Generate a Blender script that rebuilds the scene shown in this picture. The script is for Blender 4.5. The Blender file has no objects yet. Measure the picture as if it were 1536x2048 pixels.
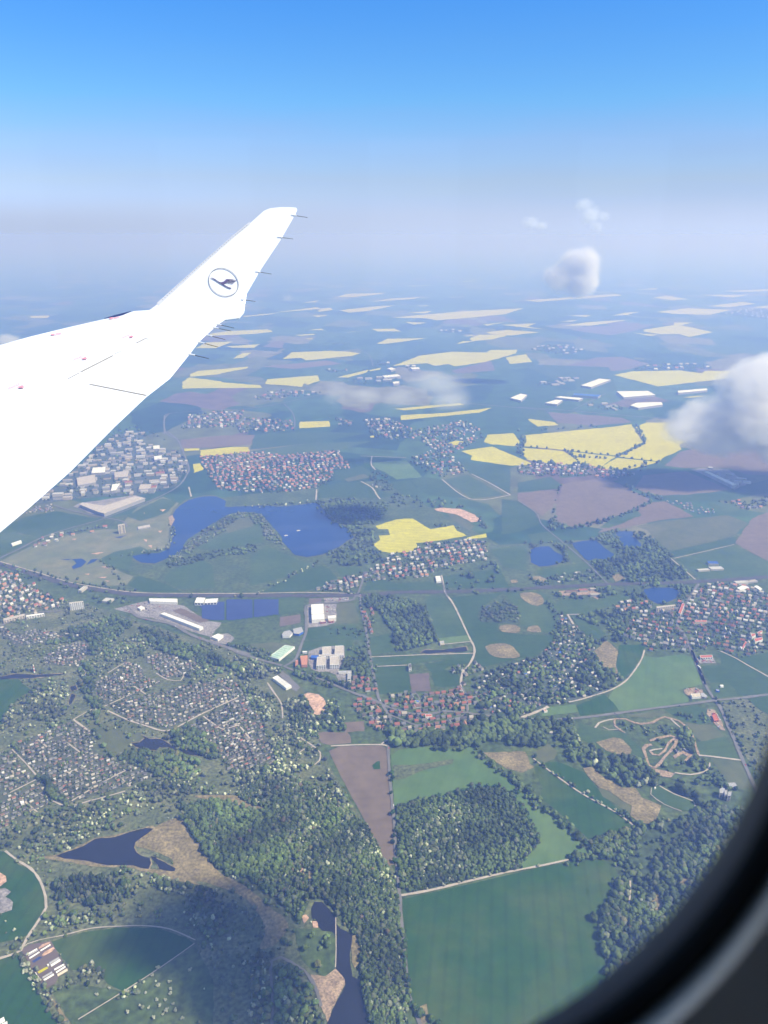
import bpy, math, random
import numpy as np
from mathutils import Vector, Matrix
from mathutils.geometry import tessellate_polygon
random.seed(7); rng = np.random.default_rng(7)
SC = bpy.context.scene
R = math.radians
# ------------------------------------------------------------------ camera
PITCH = 20.3; F = 1500.0; CX, CY = 768.0, 1024.0; ALT = 1000.0
cp, sp = math.cos(R(PITCH)), math.sin(R(PITCH))
cam_d = bpy.data.cameras.new("camera"); cam = bpy.data.objects.new("camera", cam_d)
SC.collection.objects.link(cam); SC.camera = cam
cam.location = (0, 0, 0); cam.rotation_euler = (R(90 - PITCH), 0, 0)
cam_d.sensor_fit = 'VERTICAL'; cam_d.sensor_height = 36; cam_d.lens = 36 * F / 2048
cam_d.clip_start = 0.01; cam_d.clip_end = 300000
cam_d.dof.use_dof = True; cam_d.dof.focus_distance = 400; cam_d.dof.aperture_fstop = 6.0
# ------------------------------------------------------------------ sun, sky, exposure
SUN_EL, SUN_AZ = 50.0, -22.0
sdir = Vector((math.cos(R(SUN_EL)) * math.cos(R(SUN_AZ)), math.cos(R(SUN_EL)) * math.sin(R(SUN_AZ)), math.sin(R(SUN_EL))))
sl = bpy.data.lights.new("sun", 'SUN'); sl.energy = 5.0; sl.angle = R(0.5); sl.color = (1, .955, .88)
so = bpy.data.objects.new("sun", sl); SC.collection.objects.link(so)
so.rotation_euler = sdir.to_track_quat('Z', 'Y').to_euler()
world = bpy.data.worlds.new("World"); SC.world = world; world.use_nodes = True
wn = world.node_tree; wn.nodes.clear()
def N(t, kind, **kw):
    n = t.nodes.new(kind)
    for k, v in kw.items(): setattr(n, k, v)
    return n
wo = N(wn, 'ShaderNodeOutputWorld'); bg = N(wn, 'ShaderNodeBackground'); sky = N(wn, 'ShaderNodeTexSky')
sky.sky_type = 'NISHITA'; sky.sun_disc = False; sky.sun_elevation = R(SUN_EL)
sky.sun_rotation = math.atan2(sdir.x, sdir.y); sky.altitude = 1000; sky.air_density = 1.0; sky.dust_density = 0.6; sky.ozone_density = 1.5
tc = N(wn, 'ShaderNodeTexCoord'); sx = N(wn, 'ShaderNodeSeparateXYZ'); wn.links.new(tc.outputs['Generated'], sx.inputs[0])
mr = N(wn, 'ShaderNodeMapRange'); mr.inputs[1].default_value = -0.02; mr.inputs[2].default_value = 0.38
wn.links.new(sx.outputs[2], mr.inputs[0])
# faint cloud veils near the horizon bend the height at which the sky turns pale
mp = N(wn, 'ShaderNodeMapping'); mp.inputs['Scale'].default_value = (3, 3, 26)
wn.links.new(tc.outputs['Generated'], mp.inputs[0])
nz = N(wn, 'ShaderNodeTexNoise'); nz.inputs['Scale'].default_value = 1.6; nz.inputs['Detail'].default_value = 5
wn.links.new(mp.outputs[0], nz.inputs[0])
ma = N(wn, 'ShaderNodeMath', operation='MULTIPLY_ADD'); ma.inputs[1].default_value = 0.07; ma.inputs[2].default_value = -0.035
wn.links.new(nz.outputs[0], ma.inputs[0])
ad = N(wn, 'ShaderNodeMath', operation='ADD'); wn.links.new(mr.outputs[0], ad.inputs[0]); wn.links.new(ma.outputs[0], ad.inputs[1])
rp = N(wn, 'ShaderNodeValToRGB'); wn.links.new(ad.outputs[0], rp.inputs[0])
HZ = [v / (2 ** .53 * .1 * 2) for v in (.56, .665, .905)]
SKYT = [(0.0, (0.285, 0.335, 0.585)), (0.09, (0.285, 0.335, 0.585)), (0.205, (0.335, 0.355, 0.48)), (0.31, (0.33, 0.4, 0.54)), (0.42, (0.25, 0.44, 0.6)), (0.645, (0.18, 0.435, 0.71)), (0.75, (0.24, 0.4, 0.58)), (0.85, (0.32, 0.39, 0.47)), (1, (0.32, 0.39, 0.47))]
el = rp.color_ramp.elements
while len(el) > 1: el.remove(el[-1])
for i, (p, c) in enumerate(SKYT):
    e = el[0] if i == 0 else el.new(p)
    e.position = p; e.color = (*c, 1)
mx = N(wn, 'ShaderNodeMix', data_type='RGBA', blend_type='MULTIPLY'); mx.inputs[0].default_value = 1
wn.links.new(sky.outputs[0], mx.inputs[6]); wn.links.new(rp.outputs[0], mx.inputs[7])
x2 = N(wn, 'ShaderNodeVectorMath', operation='SCALE'); x2.inputs['Scale'].default_value = 2.0
# in the lowest two degrees every line of sight ends in the same pale air
mh = N(wn, 'ShaderNodeMapRange', interpolation_type='SMOOTHSTEP'); mh.inputs[1].default_value = .004; mh.inputs[2].default_value = .05; mh.inputs[3].default_value = 1; mh.inputs[4].default_value = 0
wn.links.new(sx.outputs[2], mh.inputs[0]); mxh = N(wn, 'ShaderNodeMix', data_type='RGBA'); wn.links.new(mh.outputs[0], mxh.inputs[0]); wn.links.new(mx.outputs[2], mxh.inputs[6]); hm = N(wn, 'ShaderNodeMapRange'); hm.inputs[1].default_value = -1; hm.inputs[2].default_value = 1; hm.inputs[3].default_value = .76; hm.inputs[4].default_value = 1.26; wn.links.new(sx.outputs[0], hm.inputs[0])   # brighter towards the sun
hs = N(wn, 'ShaderNodeVectorMath', operation='SCALE'); hs.inputs[0].default_value = HZ; wn.links.new(hm.outputs[0], hs.inputs['Scale']); wn.links.new(hs.outputs[0], mxh.inputs[7])
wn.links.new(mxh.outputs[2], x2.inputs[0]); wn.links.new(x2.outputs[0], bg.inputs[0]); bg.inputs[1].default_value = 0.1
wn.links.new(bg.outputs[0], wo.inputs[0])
SC.view_settings.view_transform = 'Standard'; SC.view_settings.look = 'None'; SC.view_settings.gamma = 1
SC.view_settings.exposure = 0.53
SC.cycles.max_bounces = 5; SC.cycles.diffuse_bounces = 2; SC.cycles.glossy_bounces = 2; SC.cycles.volume_bounces = 4
SC.cycles.transparent_max_bounces = 12; SC.cycles.sample_clamp_indirect = 4
# ------------------------------------------------------------------ helpers
def ray(x, y):
    v = (CY - y) / F
    return Vector(((x - CX) / F, cp + v * sp, -sp + v * cp))
def G(x, y, h=0.0):                     # photograph pixel -> point on the ground, h metres above it
    d = ray(x, y); t = -(ALT - h) / d.z
    return Vector((d.x * t, d.y * t, -ALT + h))
def Gn(xy, h=0.0):
    xy = np.asarray(xy, float); v = (CY - xy[:, 1]) / F
    dx = (xy[:, 0] - CX) / F; dy = cp + v * sp; dz = -sp + v * cp
    t = -(ALT - h) / dz
    return np.stack([dx * t, dy * t], 1)
def P(s, ox=0, oy=0, k=3.072):          # "x,y x,y" read off an enlargement whose corner is (ox, oy)
    return [(ox + float(a.split(',')[0]) / k, oy + float(a.split(',')[1]) / k) for a in s.split()]
def tag(o, label=None, cat=None, group=None, kind=None):
    if label: o['label'] = label
    if cat: o['category'] = cat
    if group: o['group'] = group
    if kind: o['kind'] = kind
    return o
COL = SC.collection
def link(name, me, parent=None, loc=None):
    o = bpy.data.objects.new(name, me); COL.objects.link(o)
    if parent: o.parent = parent
    if loc is not None: o.location = loc
    return o
def mesh(name, vs, fs, mats, mi=None):
    me = bpy.data.meshes.new(name); me.from_pydata([tuple(v) for v in vs], [], fs)
    for m in (mats if isinstance(mats, (list, tuple)) else [mats]): me.materials.append(m)
    if mi is not None: me.polygons.foreach_set('material_index', mi)
    me.update(); return me
def bigmesh(name, V, T, mats, col=None, mi=None):
    me = bpy.data.meshes.new(name); n = len(T); k = T.shape[1]
    me.vertices.add(len(V)); me.vertices.foreach_set('co', V.astype(np.float32).ravel())
    me.loops.add(n * k); me.loops.foreach_set('vertex_index', T.astype(np.int32).ravel())
    me.polygons.add(n); me.polygons.foreach_set('loop_start', np.arange(0, n * k, k, dtype=np.int32))
    try: me.polygons.foreach_set('loop_total', np.full(n, k, np.int32))
    except Exception: pass
    for m in mats: me.materials.append(m)
    if mi is not None: me.polygons.foreach_set('material_index', mi.astype(np.int32))
    if col is not None:
        a = me.color_attributes.new('tint', 'FLOAT_COLOR', 'POINT')
        c = np.ones((len(V), 4), np.float32); c[:, :3] = col
        a.data.foreach_set('color', c.ravel())
    me.update(calc_edges=True); me.validate(); return me
# ------------------------------------------------------------------ materials
def mat(name, c1, c2=None, scale=0.01, rough=0.9, spec=0.2, c3=None, fine=0.0, fa=.12, stripe=None, bump=0.0, metal=0):
    m = bpy.data.materials.new(name); m.use_nodes = True; t = m.node_tree
    b = t.nodes['Principled BSDF']; b.inputs['Roughness'].default_value = rough
    b.inputs['Specular IOR Level'].default_value = spec; b.inputs['Metallic'].default_value = metal
    if c2 is None: c2 = tuple(x * 1.15 for x in c1)
    g = N(t, 'ShaderNodeNewGeometry')
    n = N(t, 'ShaderNodeTexNoise'); n.inputs['Scale'].default_value = scale; n.inputs['Detail'].default_value = 7
    n.inputs['Roughness'].default_value = 0.62
    t.links.new(g.outputs['Position'], n.inputs['Vector'])
    r = N(t, 'ShaderNodeValToRGB'); e = r.color_ramp.elements
    e[0].position = .32; e[0].color = (*c1, 1); e[1].position = .68; e[1].color = (*c2, 1)
    if c3: q = e.new(.5); q.color = (*c3, 1)
    t.links.new(n.outputs[0], r.inputs[0]); out = r.outputs[0]
    if fine:
        n2 = N(t, 'ShaderNodeTexNoise'); n2.inputs['Scale'].default_value = fine; n2.inputs['Detail'].default_value = 3
        t.links.new(g.outputs['Position'], n2.inputs['Vector'])
        r2 = N(t, 'ShaderNodeMapRange'); r2.inputs[1].default_value = .3; r2.inputs[2].default_value = .7
        r2.inputs[3].default_value = 1 - fa; r2.inputs[4].default_value = 1 + fa
        t.links.new(n2.outputs[0], r2.inputs[0])
        mm = N(t, 'ShaderNodeMix', data_type='RGBA', blend_type='MULTIPLY'); mm.inputs[0].default_value = 1
        t.links.new(out, mm.inputs[6]); t.links.new(r2.outputs[0], mm.inputs[7]); out = mm.outputs[2]
    if stripe:                          # (angle, wavelength m, strength): drill lines and tramlines
        mpn = N(t, 'ShaderNodeMapping'); mpn.inputs['Rotation'].default_value = (0, 0, R(stripe[0]))
        t.links.new(g.outputs['Position'], mpn.inputs[0])
        w = N(t, 'ShaderNodeTexWave'); w.inputs['Scale'].default_value = 0.314 / stripe[1] ; w.inputs['Distortion'].default_value = .6
        w.inputs['Detail Scale'].default_value = .01
        t.links.new(mpn.outputs[0], w.inputs[0])
        r2 = N(t, 'ShaderNodeMapRange'); r2.inputs[1].default_value = 0; r2.inputs[2].default_value = .25
        r2.inputs[3].default_value = 1 - stripe[2]; r2.inputs[4].default_value = 1
        t.links.new(w.outputs['Fac'], r2.inputs[0])
        mm = N(t, 'ShaderNodeMix', data_type='RGBA', blend_type='MULTIPLY'); mm.inputs[0].default_value = 1
        t.links.new(out, mm.inputs[6]); t.links.new(r2.outputs[0], mm.inputs[7]); out = mm.outputs[2]
    t.links.new(out, b.inputs['Base Color'])
    if bump:
        bn = N(t, 'ShaderNodeBump'); bn.inputs['Strength'].default_value = .4; bn.inputs['Distance'].default_value = bump
        n3 = N(t, 'ShaderNodeTexNoise'); n3.inputs['Scale'].default_value = .15; n3.inputs['Detail'].default_value = 4
        t.links.new(g.outputs['Position'], n3.inputs['Vector'])
        t.links.new(n3.outputs[0], bn.inputs['Height']); t.links.new(bn.outputs[0], b.inputs['Normal'])
    return m
def tint_mat(name, rough=.85, var=.5, scale=.6):
    m = bpy.data.materials.new(name); m.use_nodes = True; t = m.node_tree; b = t.nodes['Principled BSDF']
    b.inputs['Roughness'].default_value = rough; b.inputs['Specular IOR Level'].default_value = .15
    a = N(t, 'ShaderNodeAttribute', attribute_name='tint'); g = N(t, 'ShaderNodeNewGeometry')
    n = N(t, 'ShaderNodeTexNoise'); n.inputs['Scale'].default_value = scale; n.inputs['Detail'].default_value = 2
    t.links.new(g.outputs['Position'], n.inputs['Vector'])
    r2 = N(t, 'ShaderNodeMapRange'); r2.inputs[1].default_value = .3; r2.inputs[2].default_value = .7
    r2.inputs[3].default_value = 1 - var; r2.inputs[4].default_value = 1 + var
    t.links.new(n.outputs[0], r2.inputs[0])
    mm = N(t, 'ShaderNodeMix', data_type='RGBA', blend_type='MULTIPLY'); mm.inputs[0].default_value = 1
    t.links.new(a.outputs['Color'], mm.inputs[6]); t.links.new(r2.outputs[0], mm.inputs[7])
    t.links.new(mm.outputs[2], b.inputs['Base Color']); return m
M = {}
M['grass'] = mat('grass', (.048, .08, .024), (.10, .13, .046), .012, c3=(.066, .10, .033), fine=.09, fa=.45)
M['scrub'] = mat('scrub', (.075, .095, .04), (.16, .165, .085), .02, c3=(.105, .125, .058), fine=.16, fa=.45)
M['wood'] = mat('forest_floor', (.04, .065, .025), (.065, .095, .04), .03, fine=.1, fa=.45)
M['GD'] = mat('dark_crop', (0.016, 0.068, 0.010), (0.066, 0.100, 0.020), .0045, c3=(0.026, 0.078, 0.012), fine=.05, stripe=(8, 22, .14))
M['GM'] = mat('mid_crop', (0.0369, 0.082, 0.0246), (0.0697, 0.1148, 0.0369), .006, fine=.05, stripe=(80, 18, .08))
M['GL'] = mat('light_crop', (0.075, 0.145, 0.046), (0.115, 0.18, 0.058), .007, fine=.03, stripe=(20, 20, .06))
M['GT'] = mat('teal_crop', (.028, .072, .02), (.05, .094, .028), .006, fine=.05, stripe=(95, 18, .07))
M['GO'] = mat('olive_meadow', (0.0723, 0.0978, 0.0382), (0.119, 0.1275, 0.0553), .01, fine=.05)
M['Y'] = mat('rapeseed', (.45, .41, .008), (.53, .49, .012), .006, fine=.04, stripe=(100, 24, .13))
M['YP'] = mat('pale_rapeseed', (.45, .43, .02), (.53, .51, .03), .006, stripe=(70, 24, .1))
M['B'] = mat('ploughed_soil', (.145, .112, .082), (.175, .135, .098), .005, fine=.04, stripe=(85, 20, .05))
M['BV'] = mat('grey_soil', (.12, .095, .085), (.16, .125, .11), .004, fine=.04, stripe=(70, 22, .06))
M['GOLF'] = mat('golf_grass', (.12, .15, .075), (.21, .2, .11), .012, c3=(.15, .165, .085), fine=.03)
M['DRY'] = mat('dry_reeds', (.15, .125, .06), (.30, .24, .125), .03, c3=(.2, .165, .085), fine=.2, fa=.45)
M['SAND'] = mat('sand', (.42, .27, .19), (.58, .38, .27), .05, fine=.15, fa=.45)
M['DIRT'] = mat('dirt', (.24, .175, .12), (.38, .28, .19), .06, fine=.3, fa=.45)
M['ASPH'] = mat('asphalt', (.14, .135, .13), (.19, .185, .175), .05)
M['TRACK'] = mat('gravel', (.34, .30, .25), (.48, .42, .35), .08)
M['RAIL'] = mat('railway_ballast', (.06, .06, .062), (.095, .09, .09), .05)
M['LOT'] = mat('paved_yard', (.20, .185, .18), (.29, .27, .26), .03, fine=.2, fa=.45)
M['TOWN'] = mat('garden_ground', (.04, .07, .045), (.14, .14, .12), .05, c3=(.07, .095, .065), fine=.25, fa=.45)
M['WATER'] = mat('lake_water', (.006, .034, .15), (.009, .042, .18), .004, rough=.18, spec=.5)
M['POND'] = mat('pond_water', (.016, .018, .026), (.022, .023, .032), .01, rough=.35, spec=.3)
M['SOLAR'] = mat('solar_glass', (.03, .05, .16), (.045, .07, .2), .02, rough=.3, spec=.5)
M['WHITE'] = mat('white_sheet', (.72, .71, .67), (.8, .79, .75), .1)
M['CREAM'] = mat('cream_render', (.55, .48, .36), (.62, .55, .42), .2)
M['ROOFG'] = mat('flat_roof', (.40, .36, .31), (.52, .47, .41), .1, fine=.4)
M['ROOFR'] = mat('red_tiles', (.38, .10, .065), (.5, .16, .10), .3)
M['ROOFO'] = mat('orange_tiles', (.5, .22, .12), (.58, .28, .16), .3)
M['ROOFD'] = mat('dark_tiles', (.09, .075, .075), (.14, .12, .12), .3)
M['ROOFS'] = mat('grey_sheet_roof', (.3, .3, .31), (.42, .42, .43), .3)
M['WALLG'] = mat('grey_wall', (.25, .25, .25), (.35, .34, .33), .2)
M['BLUE'] = mat('blue_sheet', (.03, .1, .42), (.045, .14, .5), .2)
M['GREENR'] = mat('green_glass_roof', (.32, .48, .38), (.5, .62, .52), .1)
M['GLASS'] = mat('window_glass', (.02, .03, .06), (.03, .045, .09), .2, rough=.2, spec=.5)
M['BARK'] = mat('bark', (.07, .05, .035), (.1, .075, .05), 1)
# ------------------------------------------------------------------ base ground: far mosaic of fields
def far_ground():
    m = bpy.data.materials.new('far_fields'); m.use_nodes = True; t = m.node_tree; b = t.nodes['Principled BSDF']
    b.inputs['Roughness'].default_value = .95; b.inputs['Specular IOR Level'].default_value = .1
    g = N(t, 'ShaderNodeNewGeometry'); mp_ = N(t, 'ShaderNodeMapping'); mp_.inputs['Scale'].default_value = (.0026, .0017, 0); mp_.inputs['Rotation'].default_value = (0, 0, .3)
    t.links.new(g.outputs['Position'], mp_.inputs[0])
    n = N(t, 'ShaderNodeTexNoise'); n.inputs['Scale'].default_value = 1.3
    t.links.new(mp_.outputs[0], n.inputs[0])
    va = N(t, 'ShaderNodeVectorMath', operation='MULTIPLY_ADD'); va.inputs[1].default_value = (.35, .35, 0)
    t.links.new(n.outputs['Color'], va.inputs[0]); t.links.new(mp_.outputs[0], va.inputs[2])
    v = N(t, 'ShaderNodeTexVoronoi', distance='CHEBYCHEV'); v.inputs['Scale'].default_value = 1
    t.links.new(va.outputs[0], v.inputs['Vector'])
    sp_ = N(t, 'ShaderNodeSeparateColor'); t.links.new(v.outputs['Color'], sp_.inputs[0])
    r = N(t, 'ShaderNodeValToRGB'); r.color_ramp.interpolation = 'CONSTANT'; e = r.color_ramp.elements
    cs = [(0, (.035, .085, .035)), (.16, (.055, .11, .045)), (.34, (.025, .07, .035)), (.5, (.045, .10, .05)), (.62, (.11, .13, .05)), (.74, (.13, .10, .085)), (.79, (.02, .055, .035)), (.94, (.16, .16, .09))]
    e[0].color = (*cs[0][1], 1); e[1].position = cs[1][0]; e[1].color = (*cs[1][1], 1)
    for p, c in cs[2:]: q = e.new(p); q.color = (*c, 1)
    t.links.new(sp_.outputs[0], r.inputs[0])
    n2 = N(t, 'ShaderNodeTexNoise'); n2.inputs['Scale'].default_value = .01; n2.inputs['Detail'].default_value = 6
    t.links.new(g.outputs['Position'], n2.inputs['Vector'])
    r2 = N(t, 'ShaderNodeMapRange'); r2.inputs[1].default_value = .3; r2.inputs[2].default_value = .7; r2.inputs[3].default_value = .7; r2.inputs[4].default_value = 1.3
    t.links.new(n2.outputs[0], r2.inputs[0])
    mm = N(t, 'ShaderNodeMix', data_type='RGBA', blend_type='MULTIPLY'); mm.inputs[0].default_value = 1
    t.links.new(r.outputs[0], mm.inputs[6]); t.links.new(r2.outputs[0], mm.inputs[7]); t.links.new(mm.outputs[2], b.inputs['Base Color'])
    return m
def sheet():
    c = [-90000, -60000, -40000, -25000, -15000, -8000, -4000, -2000, -1000, 0, 1000, 2000, 3000, 4000, 6000, 8000, 11000, 15000, 20000, 28000, 40000, 60000, 90000]
    n = len(c); vs = [(x, y, -ALT - .3) for y in c for x in c]
    fs = [(j * n + i, j * n + i + 1, (j + 1) * n + i + 1, (j + 1) * n + i) for j in range(n - 1) for i in range(n - 1)]
    tag(link('ground', mesh('ground', vs, fs, far_ground())), kind='structure')
sheet()
# occupancy picture of what lies where (used only to keep trees off fields, water and roads)
OW, OH = 768, 1024
occ = np.zeros((OH, OW), np.uint8)
def raster(pts, val):
    a = np.array(pts) / 2; x0, y0 = np.floor(a.min(0)).astype(int); x1, y1 = np.ceil(a.max(0)).astype(int)
    x0, y0 = max(x0, 0), max(y0, 0); x1, y1 = min(x1, OW - 1), min(y1, OH - 1)
    if x1 < x0 or y1 < y0: return
    X, Y = np.meshgrid(np.arange(x0, x1 + 1) + .5, np.arange(y0, y1 + 1) + .5)
    ins = pip(np.stack([X.ravel(), Y.ravel()], 1), a).reshape(X.shape)
    occ[y0:y1 + 1, x0:x1 + 1][ins] = val
def pip(p, poly):
    r = np.zeros(len(p), bool); n = len(poly); j = n - 1
    for i in range(n):
        xi, yi = poly[i]; xj, yj = poly[j]
        c = ((yi > p[:, 1]) != (yj > p[:, 1]))
        with np.errstate(divide='ignore', invalid='ignore'):
            xx = (xj - xi) * (p[:, 1] - yi) / (yj - yi) + xi
        r ^= c & (p[:, 0] < xx); j = i
    return r
def dense(w, step, closed=True, jit=0.0, smooth=False):
    w = [Vector(p[:2]) for p in w]; n = len(w); out = []
    rg = range(n if closed else n - 1)
    for i in rg:
        p1, p2 = w[i], w[(i + 1) % n]
        p0 = w[i - 1] if (closed or i > 0) else p1; p3 = w[(i + 2) % n] if (closed or i < n - 2) else p2
        k = max(1, min(40, int((p2 - p1).length / step)))
        for j in range(k):
            t = j / k
            if smooth:
                q = .5 * ((2 * p1) + (p2 - p0) * t + (2 * p0 - 5 * p1 + 4 * p2 - p3) * t * t + (3 * p1 - p0 - 3 * p2 + p3) * t ** 3)
            else: q = p1.lerp(p2, t)
            if jit and j: q = q + Vector((rng.normal(0, jit), rng.normal(0, jit)))
            out.append(q)
    if not closed: out.append(w[-1])
    return out
layer_n = {}; LB = {0: 0, 1: .2, 2: .85, 2.5: 1.0, 3: 1.15, 4: 1.5}
def patch(name, m, pts, layer=1, jit=None, smooth=False, o=1, kind='structure'):
    k = layer_n.get(layer, 0); layer_n[layer] = k + 1
    h = LB[layer] + k * .0024
    w = [G(max(-400, x), y, h) for x, y in pts]
    ext = max(abs(p.y) for p in w); step = max(9, ext * .008)
    if jit is None: jit = .9
    d = dense(w, step, True, jit * step / 12, smooth)
    vs = [Vector((p.x, p.y, 0)) for p in d]; tr = tessellate_polygon([vs])
    fs = []
    for a, b, c in tr:
        cr = (vs[b] - vs[a]).cross(vs[c] - vs[a]).z
        if abs(cr) > 1e-6: fs.append((a, b, c) if cr > 0 else (a, c, b))
    ob = link(name, mesh(name, [(v.x, v.y, -ALT + h) for v in vs], fs, M[m])); tag(ob, kind=kind)
    if o is not None: raster(pts, o)
    return ob
def ribbon(name, m, pts, w, layer=3, jit=.15, o=9):
    k = layer_n.get(layer, 0); layer_n[layer] = k + 1
    h = LB[layer] + k * .0024
    c = dense([G(x, y, h) for x, y in pts], 12, False, 0, True); vs = []; L = []; Rr = []
    for i, p in enumerate(c):
        t = (c[min(i + 1, len(c) - 1)] - c[max(i - 1, 0)]).normalized(); nn = Vector((-t.y, t.x)) * (w / 2) * (1 + rng.normal(0, jit))
        vs += [(p.x + nn.x, p.y + nn.y, -ALT + h), (p.x - nn.x, p.y - nn.y, -ALT + h)]
    fs = [(2 * i + 1, 2 * i + 3, 2 * i + 2, 2 * i) for i in range(len(c) - 1)]
    ob = tag(link(name, mesh(name, vs, fs, M[m])), kind='structure')
    for p in dense([Vector(q) for q in pts], 2, False, 0, True):
        x, y = int(p.x / 2), int(p.y / 2)
        if 0 <= x < OW and 0 <= y < OH:
            r = 1
            occ[max(0, y - r):y + r + 1, max(0, x - r):x + r + 1] = o
    return ob
# ------------------------------------------------------------------ the land, read off the photograph
c1 = lambda s: P(s, 0, 1250); c4 = lambda s: P(s, 0, 850); c5 = lambda s: P(s, 500, 850); c6 = lambda s: P(s, 1036, 900)
c2 = lambda s: P(s, 600, 500); c3 = lambda s: P(s, 1036, 500); c45 = lambda s: P(s, 450, 1150); c9 = lambda s: P(s, 900, 1150)
cl = lambda s: P(s, 0, 1648, 3.84); cm = lambda s: P(s, 400, 1648, 3.84); c75 = lambda s: P(s, 750, 1548); cr = lambda s: P(s, 1036, 1380)
c12 = lambda s: P(s, 1230, 1300, 5.02); cf = lambda s: P(s, 380, 540, 3.84); c56 = lambda s: P(s, 560, 1180, 7.68); c52 = lambda s: P(s, 520, 1320, 7.68)
c28 = lambda s: P(s, 280, 780); c72 = lambda s: P(s, 720, 1380, 6.144); c18 = lambda s: P(s, 0, 1860, 7.68)
px = lambda s: P(s, 0, 0, 1)
# near land
M['PLOT'] = mat('allotment_soil', (.06, .078, .042), (.13, .125, .095), .09, c3=(.08, .095, .055), fine=.22)
patch('grassland', 'grass', px('-200,1120 400,1000 760,960 1000,1090 1640,1060 1800,2300 -300,2300'), 0, o=None)
patch('scrubland', 'scrub', px('-100,1205 150,1200 330,1260 480,1300 560,1340 640,1450 640,1500 700,1600 790,1745 800,1900 830,2200 -200,2200'), 1, o=None)
patch('woodland_floor', 'wood', px('400,1640 520,1560 600,1565 700,1620 740,1680 780,1740 795,1800 800,1900 825,2120 735,2120 720,1960 705,1870 680,1840 650,1800 620,1800 600,1850 560,1800 480,1750 420,1700'), 1, o=None)
patch('woodland_floor', 'wood', cr('430,930 600,870 740,820 870,780 960,820 1100,760 1200,740 1500,740 1536,850 1400,1200 1100,1600 700,2100 400,2100 500,1400 560,1200 600,1050 450,1010'), 1, o=None)
patch('woodland_floor', 'wood', px('793,1615 831,1602 880,1597 926,1584 958,1576 997,1576 1027,1594 1043,1613 1062,1646 1079,1678 1053,1717 1030,1738 980,1750 900,1770 820,1790 800,1785 793,1700'), 1, o=None)
patch('settlement_ground', 'TOWN', c9('680,250 760,300 850,400 900,470 930,560 1060,640 960,720 730,780 600,800 430,870 240,860 160,840 140,630 400,540 540,500 640,400 660,330'), 1, o=None)
patch('woodland_floor', 'wood', c5('680,1060 850,1050 980,1080 1120,1150 1200,1290 1160,1330 1020,1370 900,1400 860,1250 800,1150 700,1110'), 1, o=None)
# rapeseed
for s in ['20,1140 280,1115 540,1090 700,1070 720,1110 770,1180 600,1262 280,1228 30,1205 40,1180', '30,1215 280,1234 370,1300 350,1325 180,1310 60,1290 20,1250', '310,1237 600,1270 500,1335 380,1310 340,1265',
          '500,1340 610,1277 870,1303 700,1345 560,1350', '618,1268 785,1190 748,1120 722,1090 790,1060 1050,1060 1045,1170 990,1200 1005,1225 900,1270 870,1300', '60,1040 180,1030 250,1075 120,1085',
          '-20,1282 100,1325 -20,1300']:
    patch('rapeseed_field', 'Y', c3(s), 1)
for s in ['1130,1180 1150,1135 1310,1125 1350,1180 1340,1205 1180,1195', '990,1235 1180,1208 1260,1240 1430,1315 1300,1325 1120,1300 1050,1290 1060,1265', '900,1190 960,1170 1010,1178 960,1200',
          '620,1015 900,1000 1180,970 1100,1000 620,1045', '580,975 980,940 1010,950 640,985', '0,1055 180,1050 185,1085 0,1095', '1140,505 1280,490 1470,505 1300,525 1180,518']:
    patch('rapeseed_field', 'Y', c2(s), 1)
patch('rapeseed_field', 'Y', c5('770,620 900,580 1000,575 1050,605 1110,640 1250,615 1270,650 1330,680 1200,705 1020,725 1025,755 980,780 860,785 800,775 755,735 800,705 790,680 860,675 850,640 790,640'), 1)
patch('rapeseed_field', 'Y', c5('1335,692 1450,665 1455,690 1330,702'), 1)
for s in ['370,370 560,350 665,350 675,380 400,408 370,405', '270,360 365,358 365,370 275,375', '325,455 370,450 390,490 330,510', '980,200 1160,190 1165,225 980,235', '1415,282 1440,280 1438,292 1416,292']:
    patch('rapeseed_field', 'Y', c28(s), 1)
for s in ['570,712 730,650 930,625 1150,630 1170,615 1335,612 1330,635 1130,690 950,715 910,700 830,712 780,695', '1265,660 1385,640 1425,688 1290,700', '230,783 420,735 410,752 300,783', '425,738 500,722 490,735 430,745', '470,575 540,545 770,542 620,565 520,577',
          '950,580 1000,560 1080,560', '1040,545 1100,520 1290,522 1180,550 1060,560', '560,415 780,395 1020,375 1380,357 1250,395 1080,412 840,432 780,420', '240,370 480,345 590,340 410,375 300,385', '650,442 780,447 700,458', '440,485 580,483 620,500 480,500',
          '270,508 430,490 350,500', '230,287 280,270 530,262 440,278 260,290', '430,318 560,298 740,290 700,300', '1240,460 1450,450 1400,472 1536,490 1400,478', '1125,458 1255,443 1150,466', '1010,532 1050,522 1080,526', '660,385 810,374 770,390', '710,343 800,338 770,346', '640,220 830,216 700,224', '980,196 1110,180 1020,196']:
    patch('far_rapeseed_field', 'YP', c2(s), 2)
for s in ['675,503 770,515 860,520 820,528', '770,490 960,460 960,445 1080,445 1000,462 1200,505 1050,535 990,515 880,518 770,500', '850,380 1040,358 1310,368 1180,398 960,393', '1170,345 1380,318 1460,330 1300,352', '270,465 420,445 600,432 680,430 450,465', '580,403 660,385 745,380 660,400',
          '290,402 450,400 420,410', '830,292 910,280 1050,303 940,307', '1110,275 1420,275 1320,292', '40,310 600,270 640,280 120,318', '590,768 700,745 1000,740 1130,757 1150,742 1350,742 1700,748 1500,775 1350,782 1200,800 860,838 720,800', '1240,252 1536,240 1600,250 1400,258', '250,440 370,428 330,440', '1440,352 1536,340 1536,358',
          '720,245 860,232 840,244', '1010,905 1110,895 1140,900 1060,908']:
    patch('far_rapeseed_field', 'YP', c3(s), 2)
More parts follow.
